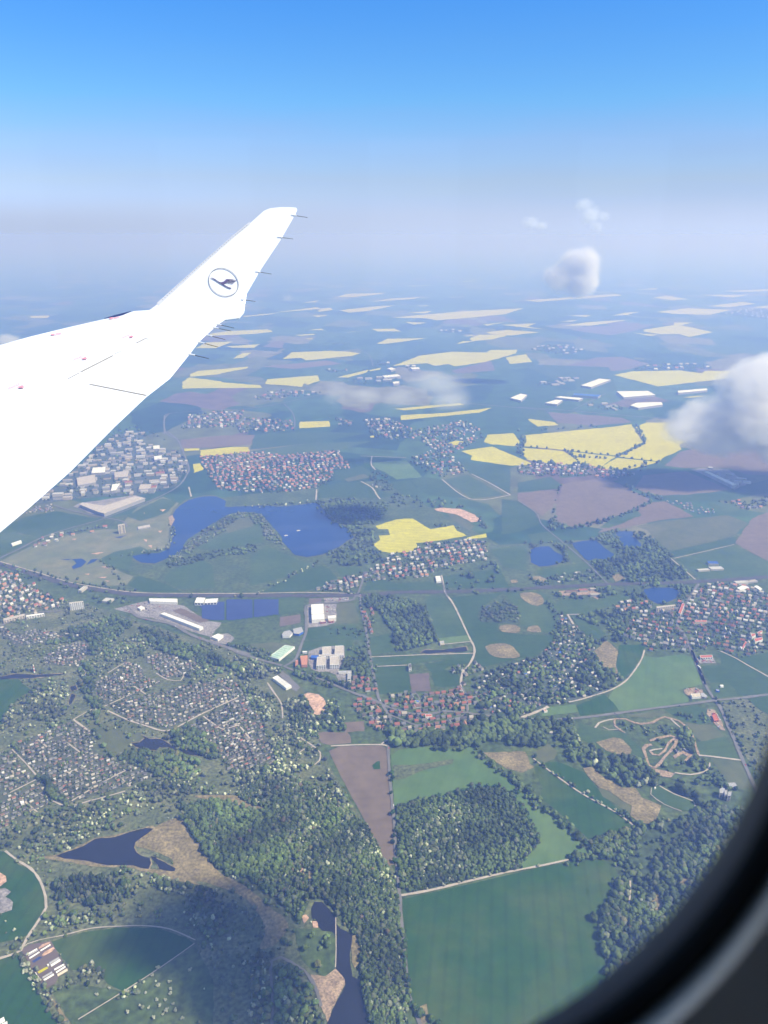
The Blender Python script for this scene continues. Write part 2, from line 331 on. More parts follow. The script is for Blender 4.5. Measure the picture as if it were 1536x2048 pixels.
for s in ['0,800 60,775 450,742 440,755 180,805 0,820', '-60,860 0,825 240,855 245,862 540,885 555,905 60,908 -60,912', '330,680 400,638 470,635 410,675', '150,490 280,470 600,455 635,475 500,490 160,505', '40,600 130,555 330,550 200,600', '280,585 540,570 490,597 320,597', '400,355 700,325 620,340 420,360',
          '690,320 980,285 1000,300 700,322', '980,318 1000,295 1080,290 1100,305 1000,320', '945,350 1060,345 980,362', '580,875 590,840 980,808 1000,850 900,882 880,870 860,898 780,890', '715,683 780,632 1080,620 1190,625 1310,640 1240,660 890,695 850,675', '860,252 990,232 960,248', '1150,200 1250,180 1500,182 1250,208', '430,465 580,455 630,470 500,480', '900,462 1010,450 1040,462', '800,500 950,490 960,498 850,505', '880,528 940,524 940,532']:
    patch('far_rapeseed_field', 'YP', cf(s), 2)
patch('far_rapeseed_field', 'YP', px('60,632 98,631 98,636 62,636'), 2)
# ploughed soil
for s in ['270,210 500,175 560,185 650,225 760,280 830,310 700,370 590,410 540,440 420,465 300,475 235,430 235,350 265,250', '0,265 250,240 215,350 150,405 100,370 0,310', '720,235 770,155 1030,130 1200,200 1290,240 1150,268 900,280 800,270',
          '720,360 830,320 900,315 1000,360 1080,410 880,430 740,460 490,510 560,460 750,400', '1330,570 1440,420 1560,370 1700,500 1600,720', '900,95 1000,10 1300,-60 1620,-40 1620,160 1400,150 1300,110 1150,105 1020,110']:
    patch('ploughed_field', 'B', c6(s), 1)
patch('ploughed_field', 'BV', c3('180,995 640,1030 700,1060 450,1080 240,1060'), 1)
patch('ploughed_field', 'B', c28('250,305 500,280 715,275 700,330 500,350 260,358'), 1)
patch('far_ploughed_field', 'BV', cf('560,590 640,545 730,545 710,600'), 1)
patch('far_ploughed_field', 'B', cf('550,740 1050,695 1170,720 800,760'), 1)
patch('far_ploughed_field', 'BV', c3('320,490 420,470 860,455 700,500 560,525'), 1)
patch('far_ploughed_field', 'BV', c3('260,720 480,660 640,655 810,700 640,740 400,750'), 1)
patch('far_ploughed_field', 'BV', c2('930,740 1170,680 1200,740 960,760'), 1)
patch('bare_earth', 'SAND', c5('1130,515 1180,507 1290,515 1380,550 1420,590 1360,598 1270,550 1150,528'), 2)
patch('ploughed_field', 'B', px('658,1502 678,1493 762,1491 774,1498 777,1540 780,1590 785,1650 789,1729 778,1731 769,1719 755,1690 740,1660 710,1605 684,1557'), 1, jit=.3)
patch('ploughed_field', 'B', c45('735,905 855,897 855,960 735,965'), 1)
patch('ploughed_field', 'B', c45('570,975 600,962 750,965 775,1010 775,1033 640,1044 590,1030'), 1)
patch('grass_islet', 'GD', P('35,395 110,335 155,330 165,455 60,460', 740, 1480, 7.875), 2)
patch('ploughed_field', 'BV', c45('1130,610 1250,600 1265,715 1148,715'), 1)
# green crops near
patch('crop_field', 'GD', c75('165,770 300,740 520,690 800,625 1040,570 1200,540 1350,525 1460,540 1490,620 1480,720 1450,800 1400,860 1360,940 1380,1040 1410,1120 1420,1300 1400,1700 500,1700 400,1536 260,1440 215,1340 205,1180 195,1000 170,850'), 1, jit=.3)
patch('crop_field', 'GL', px('782,1511 795,1501 828,1495 873,1493 906,1498 932,1495 950,1489 955,1508 985,1531 1011,1554 1040,1583 1059,1596 1053,1609 1092,1624 1134,1655 1163,1688 1176,1707 1141,1717 1085,1732 1030,1738 1053,1717 1079,1678 1062,1646 1043,1613 1027,1594 997,1576 958,1576 926,1584 880,1597 831,1602 789,1616 786,1568'), 1, jit=.3)
patch('grass_strip', 'scrub', px('785,1530 830,1529 880,1522 908,1518 905,1527 880,1532 840,1543 812,1556 790,1560'), 2, o=0)
patch('crop_field', 'GD', cr('100,470 130,465 240,545 400,650 600,755 730,850 640,870 520,905 430,915 330,820 240,740 140,660 150,600 110,520'), 1)
patch('meadow', 'GD', cr('140,450 240,440 400,500 500,620 600,720 690,790 600,750 400,640 240,535'), 1)
patch('dry_grassland', 'DRY', cr('400,480 450,470 520,530 640,600 720,600 760,660 880,710 860,770 830,830 740,810 690,770 700,710 640,680 560,620 500,600 430,530'), 2)
patch('meadow', 'GO', cr('490,600 560,622 640,680 700,712 690,760 600,700 520,655'), 1)
patch('dry_grassland', 'DRY', c9('205,1090 330,1085 460,1085 490,1160 520,1180 440,1215 350,1190 270,1140'), 1)
patch('meadow', 'GO', c9('520,1090 600,1035 660,1080 640,1130 580,1155 510,1110'), 1)
patch('meadow', 'GM', cr('380,200 520,250 650,260 740,340 800,400 700,440 560,400 440,330 360,290'), 1, o=0)
patch('dry_grassland', 'DRY', cr('480,320 590,290 640,300 700,370 690,395 620,400 540,370'), 2)
patch('crop_field', 'GL', c12('300,60 420,75 680,45 770,70 850,200 900,340 850,350 700,380 640,400 740,490 740,520 500,560 250,600 20,610 -90,510 -10,395 120,310 200,200 280,80'), 1)
patch('crop_field', 'GD', c9('1040,430 1200,425 1190,480 1120,590 1060,640 1010,580 1030,500'), 1)
patch('dry_grassland', 'DRY', c9('880,470 960,400 1030,460 1020,560 1035,610 970,600 920,540'), 2)
patch('crop_field', 'GT', c12('870,160 1060,150 1060,50 1000,30 1100,30 1300,130 1600,290 1600,430 1240,460 1200,390 1140,330 960,330 900,250'), 1)
patch('crop_field', 'GT', c12('1230,85 1360,60 1600,0 1600,270 1330,140'), 1)
patch('meadow', 'GM', c12('950,340 1150,330 1240,460 1000,480'), 1, o=0)
patch('wasteland', 'scrub', c12('1060,520 1320,490 1450,590 1700,660 1700,1230 1420,1230 1300,1040 1180,800'), 1, o=0)
patch('crop_field', 'GT', c12('1330,490 1700,440 1700,750 1440,590'), 2)
patch('meadow', 'GO', c12('700,720 860,750 960,745 1090,860 1100,870 880,920 840,900 770,800'), 1)
patch('meadow', 'GM', c12('840,920 880,915 1100,870 1180,960 1260,1100 1050,1070 850,1050 820,960'), 1)
patch('meadow', 'GO', c12('960,1085 1265,1105 1400,1380 1200,1400 1100,1290 1020,1180'), 1)
patch('meadow', 'GM', c12('500,600 820,560 910,600 960,720 860,750 700,720 600,670'), 1, o=0)
patch('meadow', 'GO', c12('100,650 480,605 500,640 360,680 160,670'), 1)
patch('sports_ground', 'GM', cr('815,600 870,590 960,640 1075,685 1090,720 1070,745 1010,740 900,700 820,640'), 2, smooth=True)
ribbon('running_track', 'TRACK', cr('870,588 960,638 1078,683 1093,722 1070,748'), 2.5)
ribbon('running_track', 'TRACK', cr('820,600 816,640 900,702 1008,744'), 1.6)
# central fields
patch('crop_field', 'GT', c45('920,568 1125,558 1135,640 1143,713 950,733 930,650'), 1)
patch('crop_field', 'GT', c45('1225,550 1440,506 1520,498 1500,540 1380,560 1350,580 1440,620 1445,680 1340,690 1285,680 1270,600'), 1)
patch('crop_field', 'GM', c45('905,507 1180,492 1480,483 1525,492 1510,530 1340,520 1130,548 915,558'), 1)
patch('meadow', 'GM', c45('885,385 1010,360 1020,420 1040,470 900,493'), 1)
patch('meadow', 'GM', c45('1230,130 1330,130 1400,190 1480,330 1500,380 1310,400 1290,350 1240,240'), 1)
patch('meadow', 'GL', c45('1300,390 1490,370 1505,405 1330,425'), 2)
patch('crop_field', 'GT', c9('15,135 180,120 330,110 190,200 170,250 190,290 300,290 290,340 370,360 640,372 600,450 520,500 400,515 200,565 160,570 150,440 90,300 30,170'), 1)
patch('meadow', 'GM', c9('330,110 560,100 640,170 660,240 650,350 560,350 440,310 410,200'), 1)
for s in ['430,115 530,110 580,160 540,190 460,160', '310,310 400,305 430,350 320,348', '480,320 540,310 560,350 470,345', '215,440 290,420 370,430 430,500 360,510 270,500', '370,30 410,28 420,45 380,50']:
    patch('dry_grassland', 'DRY', c9(s), 2, smooth=True)
patch('woodland_floor', 'wood', c9('170,250 200,200 330,160 400,180 430,250 420,290 330,290 200,290'), 2, o=0, smooth=True)
patch('meadow', 'GM', c9('640,195 680,150 930,150 1040,120 1120,135 1010,185 930,200 850,240 740,240 680,240'), 1)
patch('meadow', 'GM', c9('740,250 880,300 960,360 910,395 840,370 800,330'), 2)
patch('crop_field', 'GL', c9('580,812 770,795 790,840 560,870'), 2)
patch('meadow', 'GD', c9('780,800 950,735 1000,780 1040,838 800,865'), 1, o=0)
# trading estate
patch('factory_yard', 'LOT', c56('420,230 870,210 870,500 720,545 420,580'), 1)
patch('meadow', 'GO', c56('880,210 1130,190 1220,450 1200,510 860,520'), 1)
patch('meadow', 'GM', c56('410,600 1130,530 1290,640 1310,760 800,770 390,760'), 1, o=0)
patch('meadow', 'GM', c56('380,780 1130,775 1100,860 640,880 480,920 340,930'), 1)
patch('meadow', 'GM', c56('990,880 1200,840 1310,960 1150,1040 1000,1030'), 1, o=0)
patch('ploughed_plot', 'BV', c56('450,130 650,120 620,205 440,215'), 1)
patch('car_park', 'LOT', c56('670,120 1060,110 1060,160 680,195'), 1)
patch('ploughed_plot', 'BV', c56('0,415 310,370 315,500 0,560'), 1)
patch('meadow', 'GM', c56('-250,90 380,80 350,320 0,375 -250,400'), 1)
patch('warehouse_lawn', 'GO', c52('370,150 700,480 640,530 330,640 110,340 250,240'), 1)
patch('warehouse_apron', 'ASPH', c52('290,200 350,160 620,420 560,480 490,450 300,230'), 2)
patch('sand_heap', 'SAND', c52('640,540 740,500 900,530 980,590 1010,660 1000,760 900,850 800,875 840,790 760,680 750,620 680,590'), 2, smooth=True)
patch('school_yard', 'LOT', c56('440,940 640,870 990,860 990,1110 900,1240 600,1260 490,1220 440,1120'), 1)
patch('storage_yard', 'LOT', c56('700,1240 1100,1240 1090,1400 900,1400 850,1300'), 1)
patch('wasteland', 'GO', c5('0,1345 150,1335 300,1350 120,1420 60,1400 0,1380'), 1, o=0)
patch('retail_car_park', 'LOT', c4('700,1130 900,1080 1130,1110 1250,1190 1360,1215 1290,1300 1180,1270 1000,1200 850,1170'), 1)
patch('retail_car_park', 'LOT', c4('1290,1290 1400,1280 1440,1310 1400,1350 1290,1330'), 1)
patch('brown_roof_yard', 'B', c4('1060,1140 1110,1125 1290,1200 1230,1215'), 2)
patch('solar_park_ground', 'GM', px('396,1216 450,1203 560,1195 560,1232 500,1238 450,1245 412,1242'), 1)
# golf course and land round the big lake
patch('golf_course', 'GOLF', c4('-20,845 120,780 240,720 400,680 640,640 720,640 790,560 850,500 1000,440 1100,480 1040,560 1050,700 1030,750 800,800 640,830 660,870 820,930 780,980 640,990 430,960 200,900 60,860'), 1, o=2)
patch('fairway', 'GM', c4('600,830 700,780 860,745 940,780 1000,770 820,800 790,900 680,870'), 2, o=0)
patch('fairway', 'GM', c4('780,560 870,510 1000,450 1090,470 1020,540 960,560 860,590'), 2, o=0)
for s in ['560,790 640,780 600,795', '620,870 670,868 660,882', '600,935 660,932 640,942', '520,915 550,912 545,922', '880,700 905,705 900,722', '910,740 935,738 932,755', '980,520 1020,518 1000,532', '970,650 1000,648 985,662', '440,700 470,698 460,708', '880,540 890,538 888,545', '640,955 680,958 660,962']:
    patch('sand_bunker', 'SAND', c4(s), 3, smooth=True)
for s in ['440,825 500,820 530,840 500,870 450,885 440,870 470,850', '530,860 560,825 605,822 580,840', '705,690 760,680 780,672 740,696', '370,825 440,822 420,830']:
    patch('golf_pond', 'WATER', c4(s), 3, smooth=True)
patch('crop_field', 'GT', c4('50,610 170,560 350,530 600,575 440,640 240,690 100,660'), 1)
patch('crop_field', 'GM', c4('0,640 60,615 110,665 240,695 0,800'), 1, o=0)
patch('crop_field', 'GT', c4('780,985 850,925 1000,970 1130,1030 1000,1035 870,1020'), 1)
patch('meadow', 'GM', c4('1050,890 1250,830 1310,870 1320,1000 1100,1010 1000,950'), 1, o=0)
patch('meadow', 'GM', c4('1200,760 1400,660 1600,600 1620,720 1400,760'), 1)
patch('meadow', 'GO', c4('1380,640 1440,590 1536,560 1560,620 1400,665'), 1)
patch('meadow', 'GM', c5('0,820 100,740 300,830 420,860 200,940 0,990'), 1, o=0)
patch('crop_field', 'GT', c5('60,1030 300,910 440,860 480,880 535,940 440,990 330,1022 200,1032'), 1)
patch('meadow', 'GM', c5('520,880 660,865 690,900 560,930'), 1)
for m_, s in [('GT', '420,380 560,350 700,355 780,400 900,430 780,450 560,440 420,450'), ('GL', '750,230 960,215 1060,320 900,335 830,290 760,260'), ('GT', '840,350 980,338 1050,420 960,440'), ('GT', '985,338 1070,320 1180,335 1340,452 1100,430 1050,400'),
              ('GM', '1195,335 1340,305 1560,430 1360,452'), ('GT', '1290,230 1600,250 1600,420 1350,300'), ('GT', '510,290 690,250 760,300 700,340 520,345'), ('GD', '700,195 960,200 750,225 740,270 700,260'), ('GT', '30,60 340,40 720,50 400,110 0,150'), ('GM', '0,160 400,110 740,100 560,150 200,190'),
              ('GT', '1180,930 1536,880 1600,1000 1210,1000'), ('GT', '700,1015 720,960 820,950 900,975 1100,960 1190,1000 1200,1012'), ('GO', '1210,540 1270,545 1380,620 1350,650 1240,580'), ('GO', '580,330 700,300 740,320 600,350'), ('GM', '1470,760 1700,740 1700,900 1560,870')]:
    patch('crop_field', m_, c5(s), 1)
for m_, s in [('GO', '730,470 860,440 1290,400 1415,450 1330,525 1100,585 930,618 850,550 790,490'), ('GT', '930,625 1340,533 1330,578 960,660'), ('GM', '980,672 1330,587 1700,760 1700,780 1120,790 1000,690'), ('GT', '0,200 200,165 260,210 250,238 0,260'), ('GT', '-100,300 0,315 100,380 140,450 0,505 -100,520'),
              ('GM', '60,520 200,500 265,550 90,580'), ('GT', '580,190 740,160 720,235 790,275'), ('GM', '500,475 600,410 730,370 760,400 560,480'), ('GT', '880,290 1290,250 1536,180 1536,260 1300,310 1000,310'), ('GM', '1160,330 1330,330 1360,370 1280,395'), ('GM', '-60,600 40,590 60,660 -40,700'), ('GM', '290,620 340,620 400,690 330,690'), ('GM', '110,740 420,690 450,730 160,790')]:
    patch('crop_field', m_, c6(s), 1)
for m_, s in [('GT', '0,700 560,720 600,860 240,800'), ('GT', '0,980 170,990 240,1060 60,1035'), ('GM', '260,1320 440,1310 420,1390 260,1400')]:
    patch('crop_field', m_, c3(s), 1, o=None)
patch('dry_grassland', 'DRY', c6('10,880 90,880 160,920 120,960 40,920'), 2)
patch('dry_grassland', 'DRY', c6('570,770 620,760 660,790 600,810'), 2); patch('dry_grassland', 'DRY', c6('60,780 130,775 190,800 150,815'), 2)
patch('brickworks_yard', 'DIRT', c6('250,865 450,850 500,880 490,920 430,890 260,895'), 2)
patch('airfield_yard', 'LOT', c3('1060,1350 1130,1338 1290,1348 1410,1435 1330,1472 1200,1400'), 2)
patch('industrial_ground', 'TOWN', c4('190,490 320,400 480,250 700,60 900,40 850,100 1000,150 1100,160 1160,260 1080,380 880,430 600,440 340,470'), 1, o=5)
patch('hall_yard', 'LOT', c4('450,500 490,480 830,430 900,450 640,555 560,545'), 2)
patch('shore', 'DIRT', c4('1040,560 1070,550 1075,580 1062,620 1048,620'), 2, smooth=True)
# lower left fields
patch('crop_field', 'GD', cl('390,905 640,830 900,795 1200,795 1430,870 1490,920 1240,1090 1050,1230 940,1280 830,1230 770,1150 550,1120'), 1)
patch('crop_field', 'GD', cl('-100,1050 140,1005 300,1300 440,1536 500,1700 -100,1700'), 1)
patch('rough_meadow', 'grass', cl('400,1290 600,1230 830,1260 940,1285 1240,1110 1500,930 1640,1200 1640,1700 560,1700 530,1500'), 1, o=3)
patch('meadow', 'GD', cl('-60,200 40,215 120,290 240,360 320,450 345,560 340,640 280,740 200,860 -60,930'), 1)
patch('nursery_ground', 'BV', c18('330,300 460,220 780,170 1050,620 900,720 850,820 700,900 600,760 520,650 400,430'), 2)
for s in ['590,270 640,225 760,180 775,200 600,290', '640,385 690,330 820,260 840,285 800,330 660,405']:
    patch('flower_bed', 'SAND', c18(s), 3)
patch('flower_bed', 'Y', c18('575,640 720,560 745,585 600,670'), 3); patch('flower_bed', 'SOLAR', c18('490,480 600,405 650,420 520,505'), 3)
patch('sand_yard', 'SAND', cl('-60,355 0,372 45,400 50,440 0,480 -60,500'), 2)
patch('stony_yard', 'LOT', cl('-60,500 40,490 85,520 40,560 100,600 90,660 0,690 -60,690'), 2)
patch('dry_grassland', 'DRY', c1('1000,1215 1110,1190 1180,1280 1240,1370 1240,1440 1340,1536 1400,1600 1080,1515 1060,1440 940,1390 830,1350 870,1290'), 1, smooth=True)
patch('dry_grassland', 'DRY', cl('270,255 440,235 520,210 720,110 880,85 1180,10 1200,50 1130,80 900,110 700,140 500,240 520,262 640,270 820,305 1040,312 1150,345 1340,360 1450,400 1536,470 1300,420 1000,335 700,325 480,285'), 1, o=4)
patch('dry_grassland', 'DRY', cm('-100,100 0,200 150,370 300,450 430,540 540,640 650,720 680,800 640,860 560,940 450,960 500,850 480,740 380,600 250,520 0,440 -100,430'), 1, smooth=True)
patch('bare_earth', 'SAND', cm('760,295 785,310 802,400 775,400'), 2); patch('bare_earth', 'SAND', cm('778,700 815,695 838,720 800,765'), 2)
patch('bare_earth', 'SAND', cm('860,745 905,745 908,795 870,795'), 2); patch('dry_grassland', 'DRY', cm('830,350 875,370 870,430 835,440'), 2)
patch('meadow', 'grass', cm('720,800 900,800 1010,830 1050,860 1045,1000 1035,1110 960,1180 860,1120 780,1040 740,900'), 2, o=3)
patch('dirt_bank', 'DIRT', cm('850,1155 960,1170 1040,1110 1110,1190 1115,1230 1060,1330 1010,1430 985,1536 950,1450 900,1330'), 2)
patch('dirt_bank', 'DRY', cm('1165,860 1200,850 1235,940 1230,1050 1190,1110 1165,1050'), 2)
patch('dry_grassland', 'DRY', c1('1200,1048 1450,1048 1536,1100 1640,1130 1540,1140 1400,1080 1250,1068'), 2, smooth=True)
patch('dry_grassland', 'GO', c1('560,600 760,640 900,690 860,760 640,780 580,700'), 1, o=0, smooth=True)
patch('meadow', 'GD', c1('-60,330 100,320 190,400 60,500 0,640 -60,650'), 1)
patch('warm_woodland_floor', 'DRY', cm('1690,1400 1740,1380 1760,1500 1700,1560'), 2, o=0)
patch('dry_grassland', 'DRY', cr('830,1220 860,1240 890,1330 860,1390 820,1300'), 2); patch('dry_grassland', 'DRY', cr('1000,1150 1060,1160 1050,1210 990,1200'), 2)
# water
def W_(pts, m_='WATER', l=2):
    c = Vector((sum(p[0] for p in pts) / len(pts), sum(p[1] for p in pts) / len(pts)))
    patch('shore', 'DRY' if m_ == 'POND' else 'GO', [(c.x + (x - c.x) * 1.02 + (1.2 if x > c.x else -1.2), c.y + (y - c.y) * 1.02 + (.9 if y > c.y else -.9)) for x, y in pts], 1, smooth=True, jit=1.6)
    patch('lake', m_, pts, l, smooth=True, o=8)
W_(px('265,1112 283,1125 309,1127 339,1114 361,1104 371,1084 391,1068 420,1050 443,1036 465,1026 500,1024 520,1027 539,1045 559,1068 570,1088 591,1110 614,1114 640,1110 673,1096 695,1081 708,1075 700,1062 682,1049 669,1044 653,1029 643,1013 630,1006 598,1010 559,1013 520,1011 500,1012 449,1013 452,1003 433,993 407,993 378,1000 358,1013 345,1029 350,1039 343,1052 342,1078 339,1097 319,1106 293,1107'))
W_(c6('75,650 80,610 140,592 190,590 240,630 290,655 260,690 190,712 130,715 80,690')); W_(c6('335,570 400,558 480,555 520,590 560,620 600,655 560,675 480,665 430,680 395,650 345,600'))
W_(c6('600,505 700,500 700,530 610,530')); W_(c6('620,540 700,532 740,560 760,590 700,605 650,590')); W_(c6('775,855 830,845 960,850 990,880 975,910 930,930 860,945 810,920 780,885'))
W_(c1('870,675 920,700 990,700 1040,730 1090,765 1180,775 1240,800 1190,800 1100,785 1040,750 980,750 960,768 900,765 830,745 810,725 860,720 890,695'), 'POND')
W_(c1('430,380 465,370 475,395 440,405'), 'POND'); W_(c1('-40,330 100,300 200,305 390,300 200,325 60,330'), 'POND'); W_(c1('440,420 465,430 440,480 425,490 430,450'), 'POND')
W_(cl('435,245 520,210 640,170 730,115 880,100 1000,60 1120,30 1180,35 1130,75 1040,140 1030,180 1080,240 1150,260 1160,300 1140,345 1080,335 1020,315 900,315 820,315 740,300 620,275 500,265'), 'POND')
W_(cl('1160,245 1260,290 1290,310 1350,340 1340,362 1280,358 1225,345 1210,310 1170,270'), 'POND')
patch('river', 'POND', cm('880,598 940,600 990,650 1030,700 1045,760 1080,805 1170,850 1165,920 1150,1000 1155,1080 1170,1170 1230,1200 1245,1290 1265,1400 1320,1700 960,1700 1020,1430 1070,1330 1120,1230 1110,1180 1040,1100 1050,960 1055,860 1010,825 940,820 900,750 860,720 855,650'), 3, smooth=True, o=8)
W_(c45('1200,475 1230,460 1340,460 1480,440 1490,465 1350,475 1240,482'), 'POND')
# roads, railway, tracks
ribbon('railway', 'RAIL', c4('-60,838 0,852 200,915 430,982 640,1017 840,1041 1100,1047 1536,1047') + c5('650,1045 900,1028 1200,1024 1536,1012') + c6('500,827 900,817 1200,802 1700,768'), 20, 3)
ribbon('railway_service_track', 'TRACK', c4('0,838 210,900 430,965 640,1003 840,1028 1100,1034 1536,1034') + c5('340,1028 650,1035'), 4, 4)
RD = [(px('720,1188 722,1215 728,1240 735,1275 740,1310 745,1340 752,1370 757,1395 766,1412 779,1432 783,1445 784,1461 783,1470'), 8), (px('776,1490 778,1530 781,1570 785,1610 789,1650 791,1700 796,1760 800,1800 803,1850 808,1900 813,1950 818,1990 840,2048 850,2100'), 6.5),
      (c45('-40,430 0,440 150,500 350,555'), 12), (c56('60,1170 220,1080 290,950 340,800 400,650 405,480 390,300 395,245 480,220 1060,165 1160,90 1220,90'), 9), (c4('770,1110 860,1180 1050,1220 1180,1290 1350,1350 1536,1410'), 13),
      (c52('360,90 500,150 800,250 1000,320 1280,440 1536,540'), 8), (c72('-20,55 120,100 240,160 330,200 480,250 640,290 760,297 900,285 1060,260 1200,270 1330,275 1390,290') + c9('250,865 440,880 560,888 700,885 900,865 1100,838 1300,812') + c12('500,570 740,540 1000,505 1280,478 1536,445 1700,430'), 9),
      (c6('1110,820 1060,900 980,1060 1020,1130 1060,1220 1100,1320 1150,1440') + c12('770,0 840,170 900,330 980,470 1050,560 1100,680 1200,900 1290,1120 1390,1340 1430,1420'), 9), (c4('330,490 420,520 600,560 750,590 780,625'), 8), (c4('-40,835 100,770 260,690 440,630 620,580 860,490 1000,430 1100,370 1150,300 1160,260 1120,150 1090,90 1030,40'), 9),
      (c28('150,270 150,180 180,145') + [], 9), (c28('230,300 160,262 150,180 180,145 400,125 700,110 1060,40 1200,10'), 9), (c28('885,85 930,130 950,175 950,230'), 7), (c2('340,600 420,640 450,715'), 8), (c5('700,905 690,960 665,1035'), 7),
      (c6('0,310 110,385 150,460 280,570 420,690 545,815'), 6), (c72('690,40 740,120 750,290'), 4), (c72('1000,30 975,150 975,270'), 4), (c72('1320,280 1310,130 1290,30 1250,-40'), 5), (c72('360,300 560,380 700,430 900,410 1200,340 1300,290'), 5), (c72('640,430 460,480'), 4),
      (c3('0,965 300,985 700,1020 1000,1040'), 12), (c2('1000,940 1536,985'), 14), (c5('1170,930 1200,1020 1215,1060'), 5), (c3('340,980 540,880'), 8), (c4('380,1140 180,1160 0,1235'), 8), (c56('660,180 420,232'), 5), (cm('550,1600 556,1300 540,1130 550,1050 620,1020 700,1060 800,1120 860,1200 900,1290 930,1400'), 5)]
for pts, w in RD: ribbon('road', 'ASPH', pts, w * .8, 4)
TK = [(c45('260,660 300,720 345,790 355,880'), 3.5), (c45('395,945 480,1010 550,1055 585,1090 580,1140 550,1165'), 3), (c45('650,1050 800,1043 960,1042 1002,1048'), 4), (c72('395,500 390,550 350,600 265,660 345,690'), 4), (c45('550,1052 490,1068 455,1090'), 2.5), (c45('1330,0 1355,110 1385,150 1420,210 1500,380 1530,440 1530,490 1500,550 1460,600 1450,680 1480,740 1490,830'), 5),
      (c45('900,503 1200,490 1525,480'), 3.5), (c45('915,562 1120,553'), 3), (c45('1340,425 1510,408'), 3), (c9('1195,460 1170,530 1090,640 1000,700 900,735 800,765 730,780'), 4), (c9('605,808 520,845 440,875'), 8), (c12('1060,10 1220,85 1330,150 1600,300'), 4), (c12('840,1055 950,1065 1265,1105'), 4),
      (c12('0,690 100,690 200,730 260,740 380,725 440,690 500,670 560,688'), 6), (c12('560,685 640,710 720,770 780,860 810,960 840,1050'), 5), (c12('350,910 450,880 560,860 620,880 610,940 560,1010 500,1070 440,1150 400,1180 340,1160 310,1060 285,990 320,955 370,950'), 6), (c12('350,1010 380,1045 440,1055 500,1010 540,930 600,885'), 5),
      (c12('350,1010 400,998 475,988'), 4), (c12('600,1230 760,1250 900,1220 950,1180 950,1130'), 3.5), (c12('560,690 600,730 660,780'), 4), (c12('-200,780 -160,730 -60,700 0,690'), 4), (c12('-120,770 -60,800 60,790'), 2), (c12('0,690 0,760 100,830'), 4), (cr('95,420 240,530 400,640 600,750 720,840'), 3.2), (c75('160,745 330,715 520,670 800,605 1030,560 1190,525'), 4),
      (cr('690,1170 690,1230 680,1330 650,1480'), 2.5), (cl('40,205 130,275 240,345 310,440 350,560 355,640 290,750 210,870 160,970 100,1000 0,1030 -40,1035'), 4), (cl('160,960 210,920 300,890 500,850 700,800 900,785 1100,780 1300,805 1500,890'), 1.8), (cl('600,1500 940,1290 1240,1095 1495,915'), 1.5), (cm('1040,560 1045,960 1040,1100'), 1.5),
      (c1('500,230 540,350 590,440 610,500'), 3.5), (c1('640,500 860,400 980,345'), 3.5), (c1('660,525 780,580 900,620 1020,650 1120,610 1230,550 1460,445'), 4), (c1('800,360 910,435'), 3.5), (c1('450,580 560,520 620,500'), 3), (c1('450,580 560,660'), 4), (c1('70,760 160,850 220,920'), 3), (c1('60,1030 220,950'), 3), (c1('410,905 460,890 540,950'), 3), (c1('440,1080 640,960 800,880'), 3),
      (c1('720,920 800,990'), 3), (c1('240,1030 400,1110 550,1080 770,1020'), 3), (c1('660,295 790,228 830,310'), 3), (c1('960,295 1030,335 1110,340 1130,300'), 3), (c1('1250,560 1370,640 1460,615 1536,700'), 4), (c1('230,700 290,750'), 3), (c1('410,720 530,810'), 3), (c1('90,1030 230,1150'), 3), (c1('1015,215 1120,300'), 3), (c6('300,1010 390,1008'), 3), (c6('305,1010 340,1070'), 6), (c5('750,190 745,240 770,275'), 6), (c5('680,345 750,385 780,430 800,455'), 6),
      (c6('940,665 1090,795'), 4), (c6('960,665 1330,580'), 3), (c5('1180,335 1360,455 1600,430'), 5), (c5('1360,300 1480,360 1600,430'), 6), (c5('410,395 405,460'), 6), (c5('680,190 960,200'), 5), (c4('1160,380 1175,440'), 6)]
for pts, w in TK:
    race = 1225 < pts[0][0] < 1350 and 1430 < pts[0][1] < 1560 and w >= 5 or pts[0] == c12('0,690')[0]
    ribbon('race_track' if race else 'track', 'DIRT' if race else 'TRACK', pts, w, 3)
patch('motocross_dirt', 'DIRT', c12('300,1150 340,1180 520,1215 600,1240 560,1280 480,1270 360,1215 300,1180'), 2)
patch('motocross_dirt', 'DIRT', c12('580,1060 680,1010 780,1050 700,1130 690,1110 730,1070 680,1040 600,1090'), 2)
patch('tan_verge', 'DRY', cl('350,1280 375,1290 450,1400 560,1560 520,1560 420,1400'), 2)
patch('timber_yard', 'DIRT', c12('930,590 1000,600 1040,660 1110,810 1060,800 980,720 920,640'), 2); patch('builders_yard', 'DIRT', c12('690,400 800,375 880,400 900,480 770,490 700,430'), 2)
patch('market_car_park', 'LOT', c12('820,80 990,80 1015,135 850,135'), 2)
